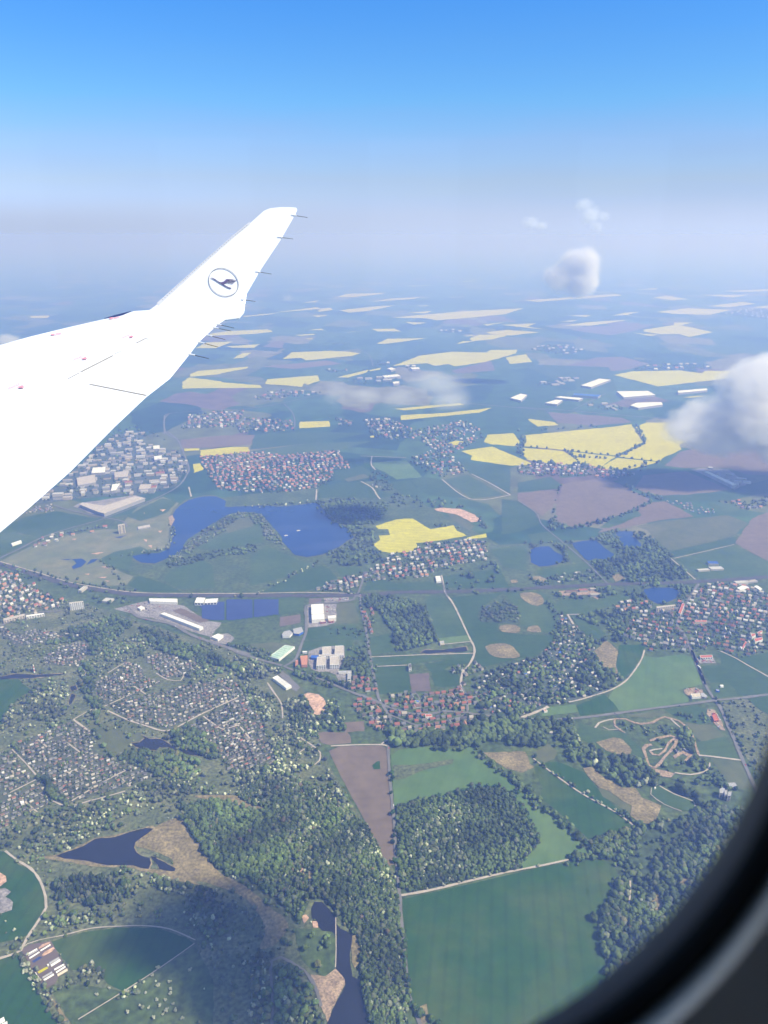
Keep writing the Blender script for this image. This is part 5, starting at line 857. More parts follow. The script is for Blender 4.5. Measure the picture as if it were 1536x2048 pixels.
# red and white chimney
g0 = G(69, 1345); ch = bpy.data.objects.new('striped_chimney', None); COL.objects.link(ch); ch.location = (g0.x, g0.y, -ALT + .3); tag(ch, 'slim red and white banded chimney rising over the left scrub', 'chimney')
for k in range(5):
    n = 10; r0 = 1.9 - k * .18; r1 = r0 - .18; z0, z1 = k * 4.4, k * 4.4 + 4.4; vs = [(r0 * math.cos(2 * math.pi * i / n), r0 * math.sin(2 * math.pi * i / n), z0) for i in range(n)] + [(r1 * math.cos(2 * math.pi * i / n), r1 * math.sin(2 * math.pi * i / n), z1) for i in range(n)]
    link('band', mesh('band', vs, [(i, (i + 1) % n, n + (i + 1) % n, n + i) for i in range(n)] + [tuple(range(n, 2 * n))], M['WHITE' if k % 2 == 0 else 'ROOFR']), ch)
# boats on the lake
for x, y, lb in [(597, 1062, 'larger pale pontoon boat in the middle of the big lake'), (572, 1072, 'small orange raft near the western shore of the big lake')]:
    g0 = G(x, y); b_ = bpy.data.objects.new('boat', None); COL.objects.link(b_); b_.location = (g0.x, g0.y, -ALT + .8); b_.rotation_euler = (0, 0, .4); tag(b_, lb, 'boat')
    h_ = [(-6, -2, 0), (4, -2, 0), (7, 0, .3), (4, 2, 0), (-6, 2, 0)]; vs = h_ + [(a * 1.1, b * 1.15, 1.4) for a, b, c in h_]
    link('hull', mesh('hull', vs, [tuple(range(5))[::-1], (5, 6, 7, 8, 9)] + [(i, (i + 1) % 5, 5 + (i + 1) % 5, 5 + i) for i in range(5)], M['WHITE']), b_); vs = [(a, b, z) for z in (1.4, 3) for a, b in ((-4, -1.5), (2, -1.5), (2, 1.5), (-4, 1.5))]
    link('cabin', mesh('cabin', vs, [(0, 1, 5, 4), (1, 2, 6, 5), (2, 3, 7, 6), (3, 0, 4, 7), (4, 5, 6, 7)], M['CREAM']), b_)
# vehicles
def box(vs, fs, x0, x1, y0, y1, z0, z1, tx=0, ty=0):
    k = len(vs); vs += [(x0, y0, z0), (x1, y0, z0), (x1, y1, z0), (x0, y1, z0), (x0 + tx, y0 + ty, z1), (x1 - tx, y0 + ty, z1), (x1 - tx, y1 - ty, z1), (x0 + tx, y1 - ty, z1)]
    fs += [(k, k + 3, k + 2, k + 1), (k + 4, k + 5, k + 6, k + 7), (k, k + 1, k + 5, k + 4), (k + 1, k + 2, k + 6, k + 5), (k + 2, k + 3, k + 7, k + 6), (k + 3, k, k + 4, k + 7)]
def bxm(name, m, *bs):
    vs, fs = [], []
    for b in bs: box(vs, fs, *b)
    return mesh(name, vs, fs, m)
tyre = mat('tyre', (.02, .02, .02), (.03, .03, .03), 1); paints = {'white': M['WHITE'], 'red': mat('red_paint', (.5, .04, .03), (.55, .05, .04), 1, .4), 'dark': mat('dark_paint', (.05, .06, .09), (.06, .07, .1), 1, .4), 'silver': mat('silver_paint', (.5, .5, .52), (.55, .55, .57), 1, .4)}
wheel = mesh('wheel', *(lambda n: ([(.33 * math.cos(2 * math.pi * i / n), s, .33 + .33 * math.sin(2 * math.pi * i / n)) for s in (-.1, .1) for i in range(n)], [tuple(range(n)), tuple(range(2 * n - 1, n - 1, -1))] + [(i, n + i, n + (i + 1) % n, (i + 1) % n) for i in range(n)]))(10), tyre)
body = {k: bxm('body', m, (-2.1, 2.1, -.88, .88, .3, .85, .06, .04)) for k, m in paints.items()}; cab = bxm('windows', M['GLASS'], (-1.5, 1.0, -.78, .78, .85, 1.4, .45, .12)); roofc = {k: bxm('roof', m, (-1.05, .55, -.66, .66, 1.4, 1.45)) for k, m in paints.items()}
def car(x, y, ang, k, lb, grp):
    g0 = G(x, y, 1.1); e = bpy.data.objects.new('car', None); COL.objects.link(e); e.location = (g0.x, g0.y, -ALT + 1.3); e.rotation_euler = (0, 0, R(ang)); tag(e, lb, 'car', grp)
    link('body', body[k], e); link('windows', cab, e); link('roof', roofc[k], e)
    for wx in (-1.3, 1.3):
        for wy in (-.8, .8): link('wheel', wheel, e, (wx, wy, 0))
for s, n, gl, an in [('690,135 850,125 1040,118 1040,150 860,165 690,180', 26, 'in the car park beside the railway crossing', 5), ('700,240 860,230 860,380 700,360', 12, 'on the white factory yard', 8)]:
    a = np.array(c56(s)); i = 0
    while i < n:
        p = rng.uniform(a.min(0), a.max(0), (1, 2))
        if pip(p, a)[0]: k = list(paints)[rng.integers(0, 4)]; car(p[0][0], p[0][1], an + 90 * rng.integers(0, 2), k, '%s car parked %s' % (k, gl), '%s cars %s' % (k, gl)); i += 1
for s, n, gl in [('700,390 860,380 870,430 740,440', 14, 'on the depot yard at the crossroads'), ('930,600 1010,600 1090,790 1040,790', 14, 'on the timber yard'), ('870,95 990,95 1000,125 870,128', 12, 'at the red-roofed supermarket')]:
    a = np.array(c12(s)); i = 0
    while i < n:
        p = rng.uniform(a.min(0), a.max(0), (1, 2))
        if pip(p, a)[0]: k = list(paints)[rng.integers(0, 4)]; car(p[0][0], p[0][1], rng.uniform(0, 180), k, '%s car parked %s' % (k, gl), '%s cars %s' % (k, gl)); i += 1
a = np.array(c4('720,1130 900,1085 1010,1110 900,1160 780,1150')); i = 0
while i < 40:
    p = rng.uniform(a.min(0), a.max(0), (1, 2))
    if pip(p, a)[0]: k = list(paints)[rng.integers(0, 4)]; car(p[0][0], p[0][1], 20 + 90 * rng.integers(0, 2), k, '%s car parked at the retail halls' % k, '%s cars at the retail halls' % k); i += 1
g0 = G(1398, 1335, 1.2); e = bpy.data.objects.new('coach', None); COL.objects.link(e); e.location = (g0.x, g0.y, -ALT + 1.3); e.rotation_euler = (0, 0, R(103)); tag(e, 'white coach driving on the right-hand road below the village', 'coach')
link('body', bxm('body', M['WHITE'], (-6, 6, -1.3, 1.3, .4, 1.6), (-6, 6, -1.3, 1.3, 2.5, 3.3, .1, .1)), e); link('windows', bxm('windows', M['GLASS'], (-5.9, 5.9, -1.25, 1.25, 1.6, 2.5)), e)
for wx in (-3.8, 3.8):
    for wy in (-1.2, 1.2): link('wheel', wheel, e, (wx, wy, 0))
def along(pts, step, where, w=1.8):
    q = dense([G(x, y, 1.6) for x, y in pts], 4, False, 0, True); i = 3
    while i < len(q) - 2:
        d = (q[i + 1] - q[i]).normalized(); p = q[i] + Vector((-d.y, d.x)) * (w if rng.random() < .5 else -w); f = p.y * cp + ALT * sp; k = list(paints)[rng.integers(0, 4)]
        car(CX + F * p.x / f, CY - F * (p.y * sp - ALT * cp) / f, math.degrees(math.atan2(d.y, d.x)), k, '%s car driving %s' % (k, where), '%s cars driving %s' % (k, where)); i += int(rng.uniform(.5, 1.6) * step / 4)
along(RD[0][0], 120, 'on the straight road above the village'); along(RD[1][0], 110, 'on the road between the ploughed field and the wood'); along(RD[4][0], 70, 'on the main road past the retail yard'); along(RD[6][0], 110, 'on the road through the village to the crossroads'); along(RD[7][0], 90, 'on the long road down the right side')
# ------------------------------------------------------------------ trees as things of their own
def leafy(seed, n=420):
    r = np.random.default_rng(seed); vs = []; fs = []; lobes = r.normal(0, .17, (9, 3)); lobes[:, 2] = np.abs(lobes[:, 2]) * .9 + .1
    for i in range(n):
        c = lobes[i % 9]; d = r.normal(0, 1, 3); d /= np.linalg.norm(d); p = c + d * r.uniform(.16, .3) * (1, 1, .85); p[2] += .34
        u = np.cross(d, (0.3, .2, 1)); u /= np.linalg.norm(u); v = np.cross(d, u); s = r.uniform(.07, .12); k = len(vs); d2 = d * r.uniform(-.03, .05)
        vs += [p + u * s, p + v * s + d2, p - u * s, p - v * s + d2]; fs.append((k, k + 1, k + 2, k + 3))
    return vs, fs
def trunk_mesh():
    vs, fs = [], []
    def limb(a, b, r0, r1):
        a, b = Vector(a), Vector(b); d = (b - a).normalized(); u = d.orthogonal().normalized(); v = d.cross(u); k = len(vs)
        for p, r_ in ((a, r0), (b, r1)): vs.extend(tuple(p + (u * math.cos(q * math.pi / 3) + v * math.sin(q * math.pi / 3)) * r_) for q in range(6))
        fs.extend((k + i, k + (i + 1) % 6, k + 6 + (i + 1) % 6, k + 6 + i) for i in range(6))
    limb((0, 0, -.05), (0, 0, .35), .045, .032)
    for a in range(4): limb((0, 0, .3), (.2 * math.cos(a * 1.6), .2 * math.sin(a * 1.6), .62), .024, .01)
    return mesh('trunk', vs, fs, M['BARK'])
TRUNK = trunk_mesh(); FM = {'dark green': mat('leaf_dark', (.02, .048, .018), (.04, .08, .026), .8), 'fresh green': mat('leaf_fresh', (.05, .11, .03), (.085, .16, .045), .8), 'white-blossoming': mat('leaf_blossom', (.3, .33, .2), (.55, .55, .42), .8), 'grey-green': mat('leaf_grey', (.08, .105, .06), (.13, .15, .095), .8)}
CM = {k: [mesh('crown', *leafy(s_ + 10 * i), m) for s_ in range(3)] for i, (k, m) in enumerate(FM.items())}
ntree = 0
def tree(x, y, s, kind, where, h=None):
    global ntree
    e = bpy.data.objects.new('tree' if kind != 'white-blossoming' else 'blossoming_tree', None); COL.objects.link(e); g0 = G(x, y); e.location = (g0.x, g0.y, -ALT + .5); e.rotation_euler = (0, 0, rng.uniform(0, 6)); e.scale = (s, s, h or s * rng.uniform(.9, 1.15))
    tag(e, '%s tree %s' % (kind, where), 'tree', '%s trees %s' % (kind, where)); link('trunk', TRUNK, e); link('crown', CM[kind][rng.integers(0, 3)], e); ntree += 1
def tline(pts, step, sizes, kinds, where, spread=2):
    for p in dense([G(x, y) for x, y in pts], step, False, 0, False):
        X, Y = p.x + rng.normal(0, spread), p.y + rng.normal(0, spread); f = Y * cp + ALT * sp
        tree(CX + F * X / f, CY - F * (Y * sp - ALT * cp) / f, rng.uniform(*sizes), kinds[rng.integers(0, len(kinds))], where)
for x, y, s in [(779, 1550, 7), (776, 1551, 6), (783, 1563, 7), (781, 1589, 7), (785, 1630, 11), (787, 1675, 8), (787, 1687, 8), (790, 1726, 10), (784, 1549, 9), (786, 1557, 8)]: tree(x, y, s, 'dark green' if s < 9 else 'fresh green', 'standing on the road verge beside the ploughed field')
for s in ['842,1270', '748,1320', '980,1455', '1213,1115', '1172,1170', '1300,1220', '1215,1250', '1312,1275', '1120,1305', '1205,1360', '1460,1130', '1310,1310', '1270,1360', '1075,1400', '1140,1420', '1400,1505', '1275,1450', '1280,1430', '1230,1400', '1330,1390', '1350,1440', '1180,1500', '1250,1470']:
    x, y = cl(s)[0]; tree(x, y, rng.uniform(3.6, 5.4), 'white-blossoming', 'standing alone on the dark lower-left meadow')
tline(c9('150,1080 260,1170 350,1230 430,1310 500,1400 560,1450'), 11, (6, 9), ['dark green', 'fresh green', 'grey-green'], 'in the tree belt between the light field and the dark field', 6)
tline(c75('1000,190 1100,250 1200,350 1310,450'), 9, (7, 10), ['dark green', 'fresh green'], 'in the hedge along the lower end of the light field', 3)
tline(c75('1200,530 1300,510 1420,500'), 8, (8, 11), ['dark green', 'fresh green'], 'at the top of the big dark-green field', 4)
tline(c75('175,1000 185,1200 200,1380 260,1460 400,1540'), 9, (6, 9), ['dark green', 'fresh green'], 'between the road and the big dark-green field', 2)
tline(c75('320,712 520,668 800,603 1000,566'), 22, (3.5, 6), ['white-blossoming', 'dark green'], 'beside the farm track under the wood', 1.5)
for sq, wh in [('150,220 400,145 640,80', 'on the upper left edge of the square wood'), ('660,80 760,80 840,130 900,200', 'at the upper right corner of the square wood'), ('910,215 960,300 1010,400', 'on the right edge of the square wood'), ('1000,420 940,510 860,580', 'at the lower right corner of the square wood')]:
    tline(c75(sq), 8, (6, 9), ['dark green', 'fresh green', 'grey-green'], wh, 2.5)
tline(cr('95,420 240,530 400,640 600,750'), 24, (4, 6), ['dark green', 'white-blossoming'], 'on the grass track between the two dark fields', 2)
tline(cl('150,1000 220,1120 330,1290'), 8, (5, 7), ['white-blossoming', 'grey-green'], 'in the hedge left of the nursery', 3); tline(cl('630,1160 690,1100 780,1150'), 4, (5, 7), ['white-blossoming', 'grey-green'], 'in the round clump right of the nursery', 4)
tline(cl('930,1330 1000,1270 1080,1210'), 6, (3.5, 5), ['white-blossoming', 'grey-green'], 'in the clump at the lower field corner', 3); tline(cm('410,1060 460,1250 440,1450 400,1500'), 9, (5, 8), ['white-blossoming', 'fresh green'], 'left of the hooked track at the bottom', 6)
print('trees', ntree)
# the rest of the trees: woods and scrub as one mass
for lod, protos_, nm in ((2, CR2, 'nearer_woodland'), (1, CR1, 'woodland'), (0, CR0, 'distant_woodland')):
    A = np.concatenate(trees[lod]); n = len(A); open('/tmp/cnt.txt', 'a').write('%s %d\n' % (nm, n)); which = rng.integers(0, len(protos_), n); rot = rng.uniform(0, 6.3, n); Vs, Ts, Cs = [], [], []; off = 0
    for k, (v, f) in enumerate(protos_):
        B = A[which == k]; r_ = rot[which == k]; c, s = np.cos(r_)[:, None], np.sin(r_)[:, None]; x = v[None, :, 0] * c - v[None, :, 1] * s; y = v[None, :, 0] * s + v[None, :, 1] * c
        sz = B[:, 2:3] * 1.12; V = np.stack([x * sz + B[:, 0:1], y * sz + B[:, 1:2], v[None, :, 2] * sz * B[:, 3:4] - ALT + .3], -1).reshape(-1, 3)
        Vs.append(V); Ts.append((f[None] + (np.arange(len(B)) * len(v))[:, None, None]).reshape(-1, 3) + off); off += len(V); Cs.append(np.repeat(B[:, 4:7], len(v), 0))
    tag(link(nm, bigmesh(nm, np.concatenate(Vs), np.concatenate(Ts), [MT], np.concatenate(Cs))), 'taller crowns of the nearer woods' if lod == 2 else 'woods, orchards and blossoming scrub covering the ground' if lod else 'distant woods and hedges fading into the blue', 'woodland', kind='stuff')
# ------------------------------------------------------------------ the aeroplane: wing, winglet, window, cabin
plane = bpy.data.objects.new('aeroplane', None); COL.objects.link(plane); plane.location = (0, .15, -1.2)
tag(plane, 'white airliner wing with upturned tip and bird emblem, seen past the dark window frame', 'aeroplane')
PI_ = Matrix.Translation(-plane.location)
def pl(name, vs, fs, m, parent=None, smooth=False):
    me = mesh(name, [tuple(Vector(v) - plane.location) for v in vs], fs, m)
    if smooth: me.polygons.foreach_set('use_smooth', [True] * len(me.polygons))
    o = link(name, me, parent or plane); return o
PAINT = mat('aircraft_paint', (.85, .85, .84), (.88, .88, .87), .5, .35, .5); LEAD = mat('leading_edge_metal', (.62, .62, .63), (.68, .68, .69), 2, .4, .5); SEAM = mat('panel_gap', (.27, .25, .22), (.32, .30, .27), 3); INK = mat('emblem_ink', (.11, .09, .2), (.13, .11, .23), 3); PINK = mat('red_marking', (.68, .26, .32), (.7, .3, .36), 3); RODM = mat('wick_dark', (.10, .10, .11), (.13, .13, .14), 3); BLK = mat('black_edge', (.02, .035, .12), (.03, .05, .15), 3)
WZ = lambda Y: -1.50 + .030 * Y        # height of the wing's upper surface
def onwing(x, y, up=0.0):
    d = ray(x, y); t = -1.50 / (d.z - .030 * d.y); p = d * t; p.z += up; return p
def onlet(x, y, off=0.0):              # the canted winglet plane through its foot and tip
    d = ray(x, y); t = (LO.dot(LN)) / d.dot(LN); return d * t - LN * off
fA = onwing(300, 620); fB = onwing(484, 632); tipd = ray(567, 414); tp = tipd * (12.75 / tipd.y)
LO = fA; LN = (fB - fA).cross(tp - fA).normalized()
if LN.y < 0: LN = -LN                  # LN points away from the cabin
def slab(name, pts, thick, m, parent=None, mid=None):
    """closed aerofoil-like slab: flat near face, rounded edges, far face inset"""
    n = len(pts); nn = (pts[1] - pts[0]).cross(pts[2] - pts[0]); nn = Vector((0, 0, 0))
    for i in range(n): nn += pts[i].cross(pts[(i + 1) % n])
    nn.normalize()
    if nn.dot(pts[0]) > 0: nn = -nn     # towards the viewer's side
    c = sum(pts, Vector()) / n; ins = lambda k: [p + (c - p).normalized() * k for p in pts]
    L0 = ins(.006); L1 = [p - nn * min(.012, thick * .2) for p in ins(.003)]; L2 = [p - nn * thick for p in ins(.45)]
    if mid:                             # lower surface gathered towards the mid-chord line
        A, B = mid; ab = B - A; L2 = [p.lerp(A + ab * ((p - A).dot(ab) / ab.dot(ab)), .55) - nn * thick for p in pts]
    vs = L0 + L1 + L2; s = 1
    tr = tessellate_polygon([L0]); fs = [tuple(t) for t in tr]
    if fs and (L0[fs[0][1]] - L0[fs[0][0]]).cross(L0[fs[0][2]] - L0[fs[0][0]]).dot(nn) < 0: fs = [f[::-1] for f in fs]
    fs += [tuple(2 * n + i for i in f[::-1]) for f in fs]
    for i in range(n):
        j = (i + 1) % n; fs += [(i, n + i, n + j, j), (n + i, 2 * n + i, 2 * n + j, n + j)]
    o = pl(name, vs, fs, m, parent); return o
wing_px = px('-160,736 0,690 60,673 130,656 200,640 240,632 268,622 300,620 330,618 400,630 450,638 435,648 420,662 400,680 380,706 340,755 292,792 230,850 140,940 60,1010 0,1060 -300,1290 -500,1100')
wing_pts = [onwing(x, y) for x, y in wing_px]
wing = slab('wing', wing_pts, .14, PAINT, mid=(onwing(-300, 960), onwing(370, 640)))
# winglet with blended foot
let_px = px('296,622 310,612 400,530 470,470 500,446 528,421 540,416 560,413.5 580,413.5 592,414.5 594,418 590,428 560,480 520,540 494,585 486,598 484,612 487,626 478,637 440,642 380,650')
winglet = slab('winglet', [onlet(x, y) for x, y in let_px], .09, PAINT)
slab('leading_edge', [onlet(x, y, .004) for x, y in px('313,607 402,527 472,466 499,444 501,448 474,470 404,532 326,604 318,612')], .02, LEAD, winglet)
rv, rf = [], []
for k in range(38):
    u = k / 37; p = onlet(326 + (494 - 326) * u, 600 + (452 - 600) * u - 3 * math.sin(u * 3.1), .008); a = .008; q = len(rv)
    rv += [p + Vector((a * math.cos(i * 1.26), 0, a * math.sin(i * 1.26))) for i in range(5)]; rf.append(tuple(range(q, q + 5)))
pl('rivets', rv, rf, SEAM, winglet)
# emblem, read off the enlargement of the winglet
E = lambda s: P(s, 400, 530, 15.36)
def flat(name, polys, m, parent, fn, off=.012):
    vs, fs = [], []
    for poly in polys:
        k = len(vs); w = [fn(x, y, off) for x, y in poly]; b = [fn(x, y, off - .006) for x, y in poly]; vs += w + b; n = len(w)
        t2 = tessellate_polygon([w]); fs += [tuple(k + i for i in t) for t in t2] + [(k + i, k + (i + 1) % n, k + n + (i + 1) % n, k + n + i) for i in range(n)]
    return pl(name, vs, fs, m, parent)
GREY = mat('emblem_ring_ink', (.3, .3, .31), (.34, .34, .35), 3)
ro, ri = [], []
for i in range(48):
    a = 2 * math.pi * i / 48; cx_, cy_ = 735, 538; t0 = .62
    for rr, L_ in ((1, ro), (.976, ri)):
        x = 487 * rr * math.cos(a); y = 408 * rr * math.sin(a); L_.append((400 + (cx_ + x * math.cos(t0) - y * math.sin(t0)) / 15.36, 530 + (cy_ + x * math.sin(t0) + y * math.cos(t0)) / 15.36))
emb = flat('emblem_ring', [[ro[i], ro[(i + 1) % 48], ri[(i + 1) % 48], ri[i]] for i in range(48)], GREY, winglet, onlet)
flat('emblem_bird', [E('335,398 400,412 470,440 560,505 620,538 680,542 740,520 790,478 815,445 900,450 880,480 850,520 835,552 790,565 745,578 740,600 790,640 860,680 970,715 960,735 880,715 790,668 700,615 640,580 560,530 480,475 400,430'),
                     E('895,445 1000,455 1125,485 1120,498 1000,470 895,462'), E('880,478 1000,488 1090,508 1085,520 1000,500 880,492'), E('860,508 980,518 1060,540 1055,552 980,532 860,520'), E('840,545 930,552 1025,570 1022,582 930,566 840,558')], INK, winglet, onlet)
# panel lines, hatches, markings
ow = lambda x, y, off=0: onwing(x, y, off)
def wl(name, a, b, w, m, off=.004):
    p, q = onwing(*a, off), onwing(*b, off); d = (q - p).normalized(); nn = Vector((-d.y, d.x, 0)) * w / 2
    return pl(name, [p + nn, q + nn, q - nn, p - nn], [(0, 1, 2, 3)], m, wing)
W2 = lambda x, y: (x / 4.8, 600 + y / 4.8)
wl('aileron_gap', W2(655, 758), W2(760, 703), .012, SEAM); wl('aileron_gap', W2(778, 692), W2(1085, 535), .022, SEAM); wl('aileron_gap', W2(1100, 520), W2(1170, 490), .008, SEAM); wl('aileron_gap', W2(1310, 415), W2(1395, 372), .02, SEAM); wl('aileron_gap', W2(1395, 370), W2(1430, 380), .012, SEAM); wl('flap_gap', W2(862, 810), W2(1408, 918), .022, SEAM)
wl('panel_line', (0, 697), (230, 636), .012, LEAD)
for x, y, s in [(190, 848, 1), (800, 572, .85), (1250, 362, .7)]:
    flat('hatch_arrow', [[W2(x - 22 * s, y + 10 * s), W2(x + 28 * s, y - 12 * s), W2(x + 46 * s, y + 8 * s)]], PINK, wing, lambda a, b, off: onwing(a, b, off), .02)
    st = []
    for k in range(6):
        a0 = x - 105 * s + k * 18 * s; b0 = y + 8 * s - 8 * k * s * .9; st.append([W2(a0, b0), W2(a0 + 9 * s, b0 - 5 * s), W2(a0 + 10 * s, b0 - 3 * s), W2(a0 + 1 * s, b0 + 2 * s)]); st.append([W2(a0 + 3 * s, b0 + 11 * s), W2(a0 + 10 * s, b0 + 6 * s), W2(a0 + 11 * s, b0 + 8 * s), W2(a0 + 4 * s, b0 + 12.5 * s)])
    flat('hatch_lettering', st, PINK, wing, lambda a, b, off: onwing(a, b, off), .018)
for x, y in [(520, 342), (1080, 184)]: flat('hatch_arrow', [[W2(x - 32, y), W2(x, y - 7), W2(x + 10, y + 2), W2(x - 20, y + 6)]], PINK, wing, lambda a, b, off: onwing(a, b, off), .018); flat('hatch_lettering', [[W2(x + 14, y - 4), W2(x + 70, y - 14), W2(x + 71, y - 10), W2(x + 15, y)]], PINK, wing, lambda a, b, off: onwing(a, b, off), .018)
flat('leading_edge_boot', [[(208, 637.5), (232, 630.5), (262, 623), (246, 630.5), (230, 634.5)]], BLK, wing, lambda a, b, off: onwing(a, b, off), .008)
# static wicks
def wick(a, b, fn, parent):
    p, q = fn(*a), fn(*b); d = q - p; L_ = d.length; d.normalize(); u = d.orthogonal().normalized(); v = d.cross(u); n = 6
    def tube(name, p0, p1, r0, r1, m, par):
        vs = [p0 + (u * math.cos(i * math.pi / 3) + v * math.sin(i * math.pi / 3)) * r0 for i in range(n)] + [p1 + (u * math.cos(i * math.pi / 3) + v * math.sin(i * math.pi / 3)) * r1 for i in range(n)]
        return pl(name, vs, [(i, (i + 1) % n, n + (i + 1) % n, n + i) for i in range(n)] + [tuple(range(n))[::-1], tuple(range(n, 2 * n))], m, par)
    o = tube('static_wick', p + d * L_ * .25, q, .0048, .0034, RODM, parent); tube('wick_base', p, p + d * L_ * .3, .013, .010, PAINT, o)
for a, b in [((584, 430), (615, 435)), ((556, 474), (586, 478)), ((512, 543), (543, 548)), ((484, 599), (511, 603))]: wick(a, b, onlet, winglet)
for a, b in [((432, 648), (468, 656)), ((427, 655), (462, 662)), ((414, 670), (450, 679)), ((398, 684), (436, 694)), ((378, 708), (417, 717))]: wick(a, b, onwing, wing)
# cabin window: rounded-rectangle rings swept about the opening in the plane y = .15
HW, HH, RC = .160, .240, .140; WCX, WCZ = -.066, -.004
def ring(g, y, n=24):                  # outline grown by g
    out = []; hw, hh, rc = HW + g, HH + g, max(.01, RC + g)
    for q, (sx_, sz_) in enumerate(((1, 1), (-1, 1), (-1, -1), (1, -1))):
        for i in range(n):
            a = math.pi / 2 * (q + i / (n - 1)); out.append(Vector((WCX + sx_ * (hw - rc) + rc * math.cos(a), y, WCZ + sz_ * (hh - rc) + rc * math.sin(a))))
    return out
def sweep(name, prof, m, parent=None):
    rs = [ring(g, y) for g, y in prof]; n = len(rs[0]); vs = [p for r_ in rs for p in r_]; fs = []
    for k in range(len(rs) - 1):
        for i in range(n): j = (i + 1) % n; fs.append((k * n + i, k * n + j, (k + 1) * n + j, (k + 1) * n + i))
    return pl(name, vs, fs, m, parent, True)
reveal = mat('window_reveal', (.30, .24, .22), (.34, .28, .26), 20, .6); rub = mat('black_rubber', (.008, .009, .012), (.012, .013, .017), 20, .5); trim = mat('pale_trim', (.9, .8, .68), (.92, .83, .72), 20, .5, .5, metal=.75); panel = mat('cabin_panel', (.5, .47, .44), (.54, .51, .48), 8, .7)
wf = sweep('window_frame', [(.045, .178), (-.0013, .150), (.0015, .1452)], reveal)
sweep('rubber_seal', [(.0015, .1451), (.000, .1435), (.002, .1405), (.0063, .1402)], rub, wf)
sweep('pale_trim_ring', [(.0063, .1401), (.0051, .137), (.0031, .133), (.0018, .130)], trim, wf)
sweep('inner_surround', [(.0018, .1299), (.006, .1285), (.03, .126), (.07, .115), (.13, .10)], panel, wf)
gm = bpy.data.materials.new('window_pane'); gm.use_nodes = True; gt = gm.node_tree; gt.nodes.clear(); go_ = N(gt, 'ShaderNodeOutputMaterial'); tb = N(gt, 'ShaderNodeBsdfTransparent'); gl = N(gt, 'ShaderNodeBsdfGlossy'); gl.inputs['Roughness'].default_value = .02; mxs = N(gt, 'ShaderNodeMixShader'); mxs.inputs[0].default_value = .02; tb.inputs[0].default_value = (.985, .99, .99, 1)
gt.links.new(tb.outputs[0], mxs.inputs[1]); gt.links.new(gl.outputs[0], mxs.inputs[2]); gt.links.new(mxs.outputs[0], go_.inputs[0])
pr_ = ring(.042, .176); pl('window_pane', pr_, [tuple(range(len(pr_)))], gm, wf)
# cabin side wall with the opening, ceiling, floor and the far side, closing the cabin off
o_in = ring(.13, .10); n = len(o_in); outer = []
for p in o_in:
    d = Vector((p.x - WCX, 0, p.z - WCZ)); k = min(1.6 / max(abs(d.x), 1e-6), 1.0 / max(abs(d.z), 1e-6)); outer.append(Vector((WCX + d.x * k, .10, WCZ + d.z * k)))
wallv = o_in + outer; wallf = [(i, (i + 1) % n, n + (i + 1) % n, n + i) for i in range(n)]
x0, x1, z0, z1, yb = WCX - 1.6, WCX + 1.6, WCZ - 1.0, WCZ + 1.0, -2.4; k = len(wallv)
cw = pl('cabin_wall', wallv, wallf, panel); shellm = mat('cabin_lining', (.62, .61, .6), (.68, .67, .66), 6)
fx = [x0, -1.45, -1.15, -.75, -.45, -.05, .25, .65, .95, 1.25, x1]; fz = [z0, -.42, .3, z1]; vs, fs = [], []
for j in range(3):
    for i in range(10):
        if j == 1 and i % 2 == 1: continue
        q = len(vs); vs += [(fx[i], yb, fz[j]), (fx[i + 1], yb, fz[j]), (fx[i + 1], yb, fz[j + 1]), (fx[i], yb, fz[j + 1])]; fs.append((q, q + 1, q + 2, q + 3))
pl('far_cabin_wall', vs, fs, shellm)
pl('cabin_shell', [(x0, .10, z0), (x1, .10, z0), (x1, .10, z1), (x0, .10, z1), (x0, yb, z0), (x1, yb, z0), (x1, yb, z1), (x0, yb, z1)], [(0, 1, 5, 4), (3, 7, 6, 2), (0, 4, 7, 3), (1, 2, 6, 5)], shellm)
so_in = ring(.045, .178); outer2 = []
for p in so_in:
    d = Vector((p.x - WCX, 0, p.z - WCZ)); kk = min(1.6 / max(abs(d.x), 1e-6), 1.0 / max(abs(d.z), 1e-6)); outer2.append(Vector((WCX + d.x * kk, .178, WCZ + d.z * kk)))
pl('fuselage_skin', so_in + outer2, [(i, (i + 1) % n, n + (i + 1) % n, n + i) for i in range(n)], PAINT)
